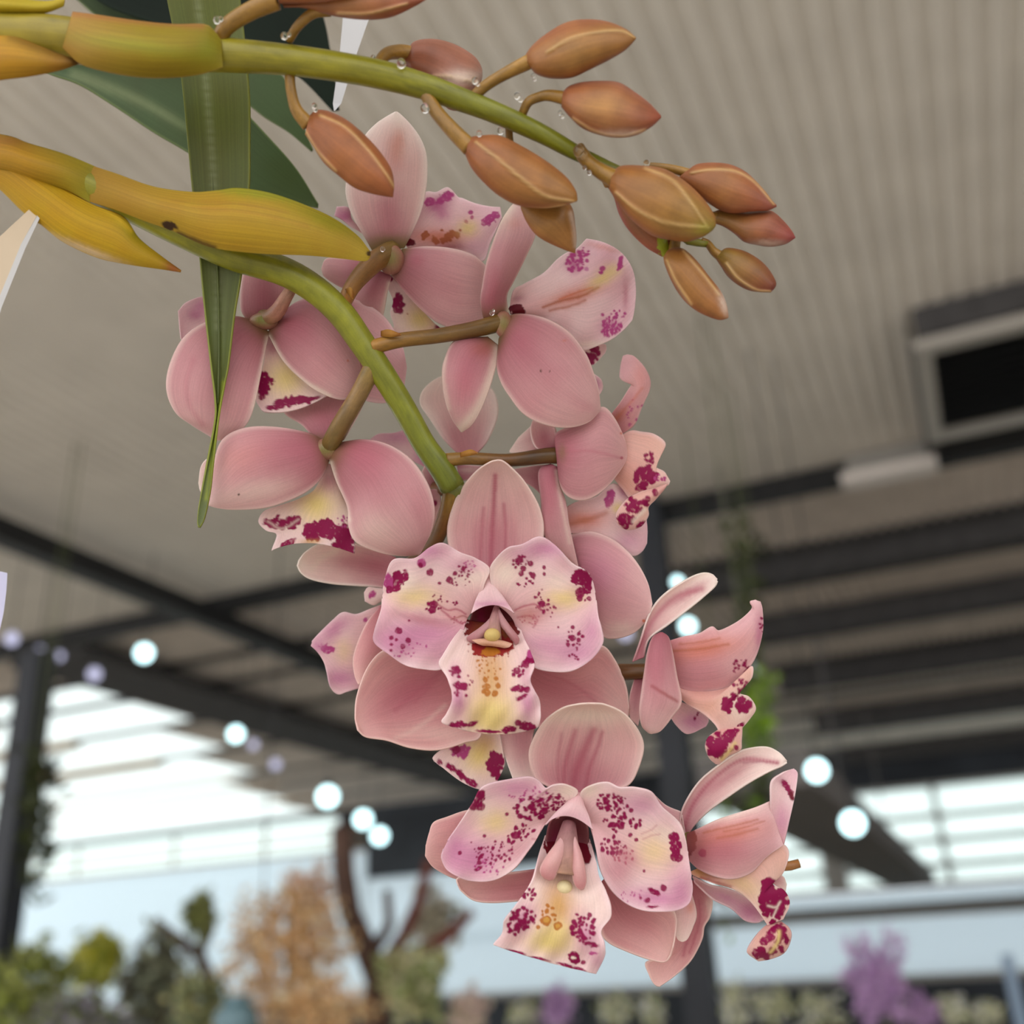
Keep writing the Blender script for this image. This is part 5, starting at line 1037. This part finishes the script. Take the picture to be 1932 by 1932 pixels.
# --- F11, flower behind the front flower
f = flower("flower half hidden behind the front flower, its lip showing below", [(850, 922, 6), (842, 970, 9), (822, 1020, 13), (795, 1046, 17), (760, 1075, 22)], [13, 14, 14, 13, 12], [(150, 116, 36), (136, 92, 44), (120, 82, 36), (110, 76, 30)])
lsep(f, N1, [(760, 200), (620, 140), (420, 90), (220, 98), (110, 155), (55, 220)], [(740, 440), (620, 415), (470, 405), (300, 392), (150, 362), (75, 318), (42, 260)], (20, 19, 15), 'sepal_pale', cup=2.5, blots=[('w', 620, 260, 190, 90, 'r', .75, 12), ('w', 400, 230, 120, 60, 'r', .3), ('l', [(320, 150), (220, 200), (150, 280)], 30, 'c', .5)], seed=111)
patch(f, "lip_lobe", N1, [(700, 430), (620, 425), (560, 418), (528, 455)], [(700, 500), (650, 520), (600, 546), (535, 520)], (17, 17, 16), 'lip', cup=-1, blots=[('e', 590, 470, 34, 22, -50, 'p')], seed=112)
petal(f, N1, [(660, 540), (560, 580), (470, 612), (375, 598), (300, 655), (222, 732), (150, 815)], [(540, 1140), (470, 1160), (400, 1182), (340, 1198), (285, 1150), (258, 1040), (232, 955), (190, 885), (143, 840)], (19, 18, 15), 'petal_front', M=[(600, 840), (530, 850), (460, 860), (380, 850), (300, 850), (220, 845), (146, 828)], ruf=1.4, blots=[('w', 320, 720, 140, 60, 'l', .75, -40), ('w', 350, 1080, 140, 80, 'l', .8), ('w', 380, 880, 70, 90, 'y', .4), ('e', 255, 865, 56, 36, 10, 'p'), ('s', 540, 655, 16, 'p'), ('w', 190, 850, 50, 50, 'l', .7)], seed=113)
lsep(f, N1, [(650, 555), (560, 660), (495, 790), (452, 930), (460, 1050), (488, 1128)], [(760, 700), (720, 850), (650, 950), (580, 1040), (520, 1120)], (14, 13, 10), 'sepal_front', cup=-1.5, seed=114)
lsep(f, K6, [(1440, 640), (1455, 480), (1470, 430), (1570, 424), (1680, 468), (1780, 560), (1850, 680), (1878, 800)], [(1540, 700), (1580, 830), (1620, 960), (1690, 978), (1780, 950), (1840, 895), (1868, 850)], (17, 13, 9), 'sepal_back', cup=-3.0, blots=[('w', 1600, 640, 120, 120, 'l', .35), ('w', 1560, 700, 60, 160, 'r', .25), ('s', 1834, 885, 8, 'o'), ('w', 1720, 930, 90, 40, 'c', .5)], seed=115)
lip(f, N1, [(1380, 1440), (1260, 1545), (1100, 1600), (1028, 1662), (1062, 1695)], [(1510, 1440), (1545, 1620), (1556, 1700), (1532, 1770), (1490, 1850)], (12, 9, 8), 'lip', M=[(1450, 1440), (1420, 1600), (1380, 1700), (1345, 1800), (1325, 1878)], ruf=1.0, blots=[('w', 1370, 1640, 120, 130, 'y', .95), ('w', 1420, 1560, 70, 80, 'h', .4), ('c', 1230, 1610, 70, 44, 22, 12, 22, 'p'), ('s', 1200, 1600, 34, 'm'), ('c', 1490, 1720, 60, 100, 34, 14, 28), ('e', 1500, 1700, 34, 70, 10), ('e', 1160, 1730, 46, 24, 40), ('e', 1230, 1780, 60, 28, 38), ('e', 1310, 1840, 60, 26, 30), ('s', 1080, 1690, 20)], seed=116)
lsep(f, K7, [(480, 200), (505, 280), (535, 390), (585, 530)], [(720, 200), (700, 300), (690, 420), (720, 540)], (13, 10, 6), 'sepal_pale', blots=[('w', 660, 330, 60, 120, 'r', .5)], seed=117)

# ------------------------------------------------------------------ the budding spike
bspike = empty("orchid_bud_spike", F(60, 80, -30), "green orchid spike with closed orange brown buds across the top", "orchid")
organ_tube(bspike, "stem", [(-1500, 1350, 40), (-1150, 560, 20), (-800, 220, -5), (-420, 90, -28), (-180, 60, -32), (-80, 65, -31)], [45, 46], [(172, 152, 40), (172, 152, 40)], rings=40, n=20)
organ_tube(bspike, "stem", [(-180, 60, -32), (-60, 66, -31), (80, 72, -30), (200, 84, -29), (330, 98, -28), (430, 104, -28), (560, 115, -27), (695, 136, -26), (800, 163, -25), (870, 188, -24), (940, 215, -24), (1021, 252, -23), (1085, 287, -22), (1150, 318, -20), (1210, 345, -17), (1265, 400, -15), (1290, 450, -14), (1335, 460, -14)],
    [46, 46, 44, 42, 38, 34, 31, 28, 27, 26, 23, 20, 18, 14, 11, 8, 7], [(172, 152, 40), (166, 146, 40), (160, 146, 40), (148, 140, 30), (132, 132, 28), (128, 130, 26), (140, 136, 40)], rings=90, n=20)
bract(bspike, K1, [(380, 65), (500, 80), (700, 110), (900, 130), (1060, 130), (1110, 160), (1150, 210)], [(330, 250), (420, 330), (560, 372), (720, 398), (880, 402), (1040, 385), (1160, 350)], (-34, -35, -32), -5.0,
    ((184, 146, 60), (164, 144, 32), (152, 138, 30), (186, 150, 80)), [('l', [(390, 75), (700, 115), (1050, 140)], 20, 'b', .5), ('w', 700, 240, 400, 40, 'G', .5, 8), ('w', 1080, 250, 60, 60, 'G', .5)], "olive yellow bract sheathing the upper stem")
bract(bspike, K1, [(-300, -60), (-120, -40), (60, -10), (240, 10), (340, -10)], [(-300, 60), (-100, 75), (60, 70), (220, 66), (330, 30)], (-32, -33, -30), -3.0, ((190, 170, 40), (196, 176, 40), (206, 186, 60), (200, 180, 60)), (), "yellow bract along the top left corner")
bract(bspike, K1, [(-300, 180), (-100, 180), (60, 190), (200, 240), (320, 290), (422, 318)], [(-300, 480), (-100, 440), (0, 415), (150, 395), (300, 365), (420, 324)], (-33, -35, -32), -3.0, ((190, 140, 50), (200, 156, 40), (160, 120, 44), (160, 110, 50)), [('l', [(60, 200), (220, 260), (415, 318)], 26, 'k', .45), ('w', 390, 320, 60, 16, 'k', .5, 15)], "yellow bract ending in a brown point below the upper stem")
BC = ((190, 112, 70), (198, 132, 78), (188, 96, 70), (206, 120, 96))
BO = ((188, 120, 64), (200, 142, 72), (196, 132, 66), (202, 124, 84))
def B(k, L, R, z, fat, pedi, **q): return bud(bspike, k, L, R, z, fat, pedi, **q)
B(K2, [(-60, 0), (20, 12), (120, -40), (260, -120), (420, -140), (560, -100), (660, -40), (712, -12)], [(-40, 40), (60, 42), (160, 70), (260, 92), (400, 104), (520, 90), (640, 35), (712, -8)], (-30, -32), .8, [(-15, 215, -27), (30, 140, -29), (110, 70, -30), (200, 55, -30)], cols=BC, seams=([(240, 70), (400, 70), (600, 20)],), seed=1, label="bud cut by the top edge of the picture, right of another", prad=(22, 26, 30))
B(K1, [(1420, -60), (1500, -120), (1700, -180), (1850, -150), (1960, -90)], [(1460, 20), (1560, 18), (1700, 10), (1850, -20), (1962, -84)], (-33, -36), .9, [(1140, 220, -29), (1180, 140, -31), (1300, 60, -32), (1440, 0, -33)], cols=BC, seed=2, label="bud mostly above the top edge", prad=(40, 44, 50))
B(K2, [(600, 270), (640, 215), (740, 202), (850, 230), (950, 290), (990, 350), (995, 395)], [(590, 340), (620, 380), (680, 420), (760, 500), (820, 570), (900, 560), (990, 420)], (-17, -15), .75, [(440, 350, -25), (490, 285, -22), (560, 270, -19), (620, 280, -17)], cols=((178, 100, 66), (184, 108, 76), (204, 140, 116), (210, 140, 116)), seams=([(740, 395), (850, 400), (960, 430)],), seed=3, label="bud partly behind the upper stem", prad=(26, 34, 40), blots=[('w', 900, 400, 120, 40, 'c', .5)])
B(K2, [(1215, 290), (1250, 240), (1320, 180), (1420, 120), (1520, 100), (1640, 110), (1740, 150), (1795, 195)], [(1240, 350), (1280, 390), (1360, 410), (1460, 405), (1560, 360), (1660, 310), (1740, 260), (1793, 205)], (-27, -29), .85, [(950, 500, -24), (1020, 440, -25), (1120, 380, -26), (1240, 320, -27)], cols=BO, seams=([(1330, 270), (1450, 200), (1600, 165), (1720, 160), (1785, 195)],), seed=4, label="uppermost free bud pointing right", prad=(28, 30, 38), blots=[('w', 1450, 150, 250, 40, 't', .25, -15)])
B(K3, [(200, 555), (240, 520), (320, 497), (430, 490), (540, 500), (640, 560), (730, 630), (795, 700)], [(190, 650), (240, 710), (310, 775), (400, 815), (520, 838), (640, 825), (740, 770), (798, 715)], (-27, -28), .85, [(-50, 700, -23), (-10, 620, -25), (60, 588, -25), (120, 580, -26), (230, 600, -27)], cols=BC, seams=([(260, 720), (400, 800), (560, 825), (700, 790)],), seed=5, label="second free bud pointing right, below the uppermost", prad=(26, 30, 42), blots=[('w', 420, 640, 160, 60, 'h', .3), ('w', 560, 815, 180, 26, 'c', .4)])
B(K2, [(95, 600), (130, 572), (200, 580), (290, 625), (390, 710), (470, 800), (520, 880), (535, 960), (530, 1020)], [(70, 700), (110, 760), (170, 850), (250, 920), (330, 980), (420, 1010), (500, 1025), (528, 1028)], (-24, -27), .8, [(-10, 350, -26), (-4, 460, -26), (25, 570, -25), (90, 650, -24)], cols=((196, 116, 66), (196, 118, 60), (190, 108, 62), (198, 116, 76)), seams=([(150, 600), (280, 660), (400, 780), (490, 900), (545, 990)], [(60, 660), (130, 780), (230, 890)]), seed=6, label="hanging bud over the topmost flower", prad=(26, 28, 40))
B(K2, [(925, 715), (980, 705), (1080, 705), (1200, 760), (1330, 840), (1430, 920), (1480, 990), (1490, 1040)], [(905, 810), (940, 880), (1000, 950), (1080, 1020), (1180, 1070), (1300, 1085), (1400, 1075), (1485, 1050)], (-27, -28), .85, [(690, 470, -25), (750, 575, -26), (840, 680, -27), (930, 770, -27)], cols=((190, 112, 66), (196, 128, 62), (198, 140, 74), (200, 122, 76)), seams=([(960, 740), (1080, 830), (1200, 930), (1320, 1020), (1470, 1050)], [(1050, 1010), (1180, 1080), (1300, 1088), (1420, 1070)]), seed=7, label="large hanging bud below the stem, left of the cluster", prad=(34, 38, 46))
B(K2, [(1190, 1060), (1260, 1040), (1340, 1040), (1430, 1050), (1465, 1090), (1480, 1180), (1485, 1250), (1478, 1315)], [(1195, 1090), (1220, 1150), (1260, 1210), (1310, 1250), (1370, 1280), (1430, 1305), (1476, 1320)], (-20, -18), .7, [(1130, 640, -20), (1140, 760, -18), (1180, 900, -17), (1240, 1060, -19)], cols=((196, 134, 66), (198, 138, 68), (196, 130, 66), (198, 126, 76)), seed=8, label="small pointed bud peeping out under the large hanging one", blots=[('l', [(1455, 1110), (1475, 1200), (1482, 1280)], 14, 'c', .4)], prad=(20, 20, 24))
B(K3, [(420, 1080), (500, 1180), (540, 1300), (600, 1400), (700, 1500), (800, 1560)], [(520, 1060), (640, 1180), (760, 1330), (840, 1430), (860, 1500), (850, 1560)], (-15, -14), .7, [(450, 1000, -20), (450, 1060, -17), (480, 1120, -15)], cols=BC, seed=9, label="bud tucked behind the biggest front bud of the cluster", prad=(24, 28, 32), blots=[('e', 815, 1500, 40, 70, -20, 'G'), ('w', 520, 1300, 40, 120, 'r', .5, -25)])
B(K3, [(960, 1030), (1020, 995), (1120, 987), (1220, 1000), (1320, 1050), (1420, 1150), (1470, 1215), (1498, 1245)], [(900, 1080), (980, 1160), (1060, 1220), (1160, 1280), (1240, 1296), (1360, 1285), (1440, 1280), (1497, 1258)], (-18, -18), .8, [(690, 1005, -18), (780, 1012, -18), (880, 1030, -18), (980, 1060, -18)], cols=((192, 116, 68), (198, 128, 68), (184, 92, 76), (196, 108, 76)), seams=([(980, 1050), (1100, 1030), (1250, 1040), (1370, 1110), (1480, 1240)],), seed=10, label="right upper bud of the end cluster", prad=(18, 24, 30))
B(K3, [(1100, 1290), (1180, 1270), (1290, 1290), (1400, 1280), (1470, 1282), (1540, 1340), (1590, 1400), (1612, 1440)], [(1090, 1350), (1170, 1375), (1240, 1420), (1300, 1470), (1380, 1490), (1460, 1500), (1550, 1485), (1612, 1446)], (-15, -15), .75, [(960, 1300, -16), (1040, 1310, -16), (1130, 1320, -15)], cols=((186, 140, 64), (190, 120, 70), (176, 74, 76), (190, 104, 80)), seed=11, label="slim bud with pink tip at the far right", prad=(20, 26, 34), blots=[('w', 1420, 1480, 120, 20, 'c', .4)])
B(K3, [(1150, 1530), (1200, 1505), (1290, 1520), (1370, 1560), (1440, 1620), (1490, 1700), (1493, 1740), (1465, 1776)], [(1120, 1560), (1160, 1620), (1200, 1680), (1260, 1730), (1330, 1765), (1400, 1776), (1462, 1778)], (-15, -16), .8, [(1040, 1460, -14), (1080, 1480, -14), (1120, 1530, -15), (1180, 1570, -15)], cols=((176, 140, 54), (180, 126, 60), (150, 60, 56), (176, 96, 64)), seams=([(1190, 1600), (1260, 1690), (1370, 1760), (1460, 1772)],), seed=12, label="small dark tipped bud at the lower right of the cluster", prad=(20, 24, 34))
B(K3, [(810, 1560), (850, 1510), (930, 1510), (1010, 1580), (1090, 1680), (1160, 1770), (1195, 1850), (1207, 1925)], [(815, 1600), (850, 1690), (900, 1780), (960, 1850), (1030, 1900), (1110, 1935), (1160, 1945), (1200, 1935)], (-19, -20), .8, [(900, 1430, -14), (880, 1480, -16), (880, 1560, -19)], cols=((196, 134, 66), (196, 132, 64), (196, 124, 70), (200, 116, 72)), seams=([(830, 1580), (880, 1700), (980, 1850)], [(930, 1520), (1050, 1660), (1150, 1790)]), seed=13, label="lowest bud of the end cluster, pointing down", prad=(30, 34, 40), blots=[('w', 1178, 1840, 26, 80, 'c', .5, -15)])
B(K3, [(500, 1040), (560, 1005), (680, 1005), (800, 1020), (900, 1070), (1000, 1150), (1080, 1240), (1125, 1320), (1130, 1370)], [(480, 1150), (530, 1230), (600, 1320), (680, 1390), (760, 1440), (860, 1460), (960, 1468), (1050, 1440), (1110, 1400)], (-25, -25), .8, [(290, 900, -23), (350, 980, -24), (430, 1040, -24), (520, 1090, -25)], cols=((192, 124, 64), (198, 138, 66), (186, 146, 66), (200, 120, 76)), seams=([(520, 1170), (640, 1270), (780, 1340), (920, 1370), (1080, 1385)], [(700, 1020), (860, 1090), (960, 1200), (1070, 1370)]), seed=14, label="biggest front bud at the end of the spike", prad=(42, 44, 56), blots=[('w', 1060, 1390, 60, 40, 'G', .4)])

# nectar drops
dv = MB(); dv.ball((0, 0, 0), 1, 1, 1, 12, 8)
dme = bpy.data.meshes.new("nectar_droplet"); dme.from_pydata(dv.v, [], dv.f); dme.materials.append(M_DROP)
dme.polygons.foreach_set("use_smooth", np.ones(len(dme.polygons), bool))
def drop(parent, x, y, z, r):
    o = bpy.data.objects.new("nectar_droplet", dme)
    link(o, parent, F(x, y, z)); s = r * PXM; o.scale = (s, s, s * 1.15)
for x, y, z, r in ((409, 38, -33, 6), (417, 36, -33, 4), (536, 68, -31, 6), (545, 65, -31, 4), (593, 200, -28, 5), (595, 207, -28, 4), (704, 108, -27, 4), (896, 152, -28, 6), (901, 158, -28, 4), (802, 204, -27, 8),
    (976, 181, -26, 6), (982, 187, -26, 5), (1006, 143, -29, 4), (1009, 148, -29, 4), (1057, 213, -28, 4), (1061, 219, -28, 4), (944, 247, -25, 6), (904, 252, -29, 5), (1092, 285, -26, 10), (1101, 293, -26, 7), (1103, 316, -25, 4), (1112, 326, -25, 4), (1220, 308, -21, 6), (757, 120, -29, 8)):
    drop(bspike, x, y, z, r)
for x, y, z, r in ((928, 590, 2, 5), (931, 586, 1, 3), (722, 470, 4, 5), (507, 505, -3, 4)):
    drop(spike, x, y, z, r)

# ------------------------------------------------------------------ leaves
PAL['leaf'] = ((98, 106, 38), (94, 106, 46), (98, 110, 62), (146, 150, 60))
PAL['leafg'] = ((70, 88, 60), (88, 104, 76), (64, 82, 44), (116, 130, 80))
PAL['leafd'] = ((16, 24, 18), (18, 26, 20), (24, 36, 24), (30, 42, 30))
def leaf(label, k, L, R, z, pal, M=None, cup=0.0, blots=(), tilt=0.0):
    Lk = k(L); b = F(Lk[0, 0], Lk[0, 1], z[0])
    root = empty("orchid_leaf", b, label, "leaf")
    o = patch(root, "blade", k, L, R, z, pal, M=M, cup=cup, tilt=tilt, blots=blots, cell=4, mat=M_LEAF if pal == 'leaf' else M_LEAFB, thick=.5, edge=.93, seed=5)
    return root, o
CN.update(W=lin((156, 164, 120)), D=lin((60, 74, 30)))
rt, _ = leaf("bright green strap leaf hanging down to a narrow tip", K1, [(840, -200), (870, 0), (910, 200), (945, 420), (980, 770), (1000, 980), (1035, 1290), (1060, 1560), (1098, 1900), (1120, 2080), (1118, 2200), (1070, 2450), (1035, 2640), (1028, 2720), (1036, 2748)],
    [(1245, -200), (1252, 0), (1272, 180), (1300, 500), (1302, 760), (1298, 980), (1262, 1390), (1222, 1640), (1190, 1900), (1168, 2010), (1138, 2180), (1110, 2420), (1095, 2560), (1065, 2700), (1040, 2748)], (-14, -6, -4), 'leaf', cup=2.2,
    blots=[('l', [(1020, -100), (1050, 200), (1080, 500), (1110, 900), (1130, 1300), (1135, 1700)], 22, 'W', .45), ('w', 960, 600, 60, 700, 'D', .3), ('w', 1090, 1400, 40, 80, 'W', .3), ('l', [(1168, 1990), (1150, 2100), (1120, 2300), (1075, 2600)], 12, 'G', .6)])
patch(rt, "blade", K1, [(300, -2600), (560, -1500), (760, -600), (842, -190)], [(560, -2600), (880, -1500), (1150, -600), (1247, -190)], (20, -6, -13.8), 'leaf', cup=1.0, cell=5, mat=M_LEAF, thick=.5, edge=.93, seed=5)
rib = organ_tube(rt, "midrib", [(1020, -180, -10), (1060, 300, -8.2), (1090, 650, -6.6), (1112, 980, -5.2), (1130, 1350, -4.2), (1140, 1750, -3.6), (1135, 2100, -3.8)], [9, 9, 9, 8, 7, 5, 3], [(120, 130, 70), (116, 126, 70)], M_LEAF, K1, 8)
leaf("grey green leaf arching behind the strap leaf to the upper left", K0, [(-700, 60), (-400, 60), (-150, 85), (20, 96), (150, 100), (260, 95), (350, 120), (430, 180), (510, 262), (560, 320), (600, 385)], [(-700, 240), (-400, 120), (-150, 100), (20, 106), (95, 140), (150, 160), (215, 200), (290, 250), (350, 285), (420, 330), (500, 375), (600, 392)], (30, 34, 30), 'leafg', cup=3, blots=[('l', [(140, 140), (260, 190), (350, 240)], 10, 'W', .35), ('w', 380, 240, 60, 30, 'D', .4), ('w', 540, 330, 60, 40, 'D', .5, 45)])
leaf("pale grey green leaf behind the hanging bud", K0, [(-300, -700), (0, -350), (260, -60), (430, 60), (500, 110), (545, 160), (572, 235), (590, 282)], [(-400, -600), (-100, -250), (180, 30), (330, 110), (450, 185), (500, 222), (545, 250), (588, 286)], (120, 84, 42), 'leafg', cup=2)
leaf("very dark leaf behind the upper stem at the top", K0, [(-300, -900), (-60, -300), (120, -60), (190, 5), (280, 40), (400, 70), (500, 100), (570, 150), (628, 210)], [(0, -900), (300, -350), (520, -80), (590, -20), (612, 40), (622, 90), (632, 150), (640, 208)], (60, 62, 56), 'leafd', cup=3)

# ------------------------------------------------------------------ white pointed label stakes
M_TAG = simple("label_plastic", (196, 194, 194), 0.35, 0.0, 0.03, 60)
M_TAGB = simple("label_plastic_beige", (196, 176, 150), 0.45, 0.0, 0.06, 40)
def stake(label, L, R, z, mat, thick=.9):
    a = F(*L[0], z[0]); root = empty("label_stake", a, label, "plant label")
    n = len(L)
    zz = np.linspace(z[0], z[1], n)
    for nm, A, Bq, m in (("face", L, R, mat),):
        v = []; 
        for dz in (0, thick):
            for i in range(n): v += [F(*A[i], zz[i] + dz), F(*Bq[i], zz[i] + dz)]
        o2 = 2*n; f = []
        for i in range(n-1):
            f += [(2*i, 2*i+2, 2*i+3, 2*i+1), (o2+2*i, o2+2*i+1, o2+2*i+3, o2+2*i+2), (2*i, o2+2*i, o2+2*i+2, 2*i+2), (2*i+1, 2*i+3, o2+2*i+3, o2+2*i+1)]
        f += [(0, 1, o2+1, o2), (2*n-2, o2+2*n-2, o2+2*n-1, 2*n-1)]
        mesh_obj(nm, [tuple(p) for p in v], f, m, root, a, False)
    return root
r_ = stake("beige white pointed stake at the left edge below the bracts", [(-520, 1300), (-30, 500), (0, 446), (55, 395), (105, 344)], [(-400, 1360), (-20, 615), (-2, 562), (40, 460), (106, 345)], (-20, -18), M_TAGB)
va = [(-400, 1360), (-20, 615), (-2, 562), (40, 460), (100, 352)]; vb = [(-388, 1370), (-8, 620), (3, 580), (48, 468), (107, 344)]
v = [F(*p, -20.3 + i*.5) for i, p in enumerate(va)] + [F(*p, -20.0 + i*.5) for i, p in enumerate(vb)]
v += [F(*p, -18.8 + i*.5) for i, p in enumerate(va)] + [F(*p, -18.8 + i*.5) for i, p in enumerate(vb)]
fc = []
for i in range(4): fc += [(i, i+1, i+6, i+5), (10+i, 15+i, 16+i, 11+i), (i, 10+i, 11+i, i+1), (5+i, 6+i, 16+i, 15+i)]
mesh_obj("edge_strip", [tuple(p) for p in v], fc, M_TAG, r_, None, False)
stake("slim white stake pointing down behind the upper stem", [(720, -700), (648, 20), (640, 110), (628, 195), (630, 209)], [(800, -700), (696, 36), (670, 110), (644, 195), (632, 209)], (22, 20), M_TAG)
r_ = stake("lilac white tag tip at the left edge over the truss", [(-130, 1050), (-90, 1100), (-50, 1150), (-6, 1205)], [(14, 1081), (12, 1115), (7, 1155), (-4, 1206)], (20, 20), simple("label_lilac", (206, 204, 232), 0.35))
organ_tube(r_, "hanging_wire", [(-70, 1080, 20.4), (-260, 800, 34), (-700, 330, 40)], [3, 3, 3], [(150, 150, 150), (150, 150, 150)], M_STEM)
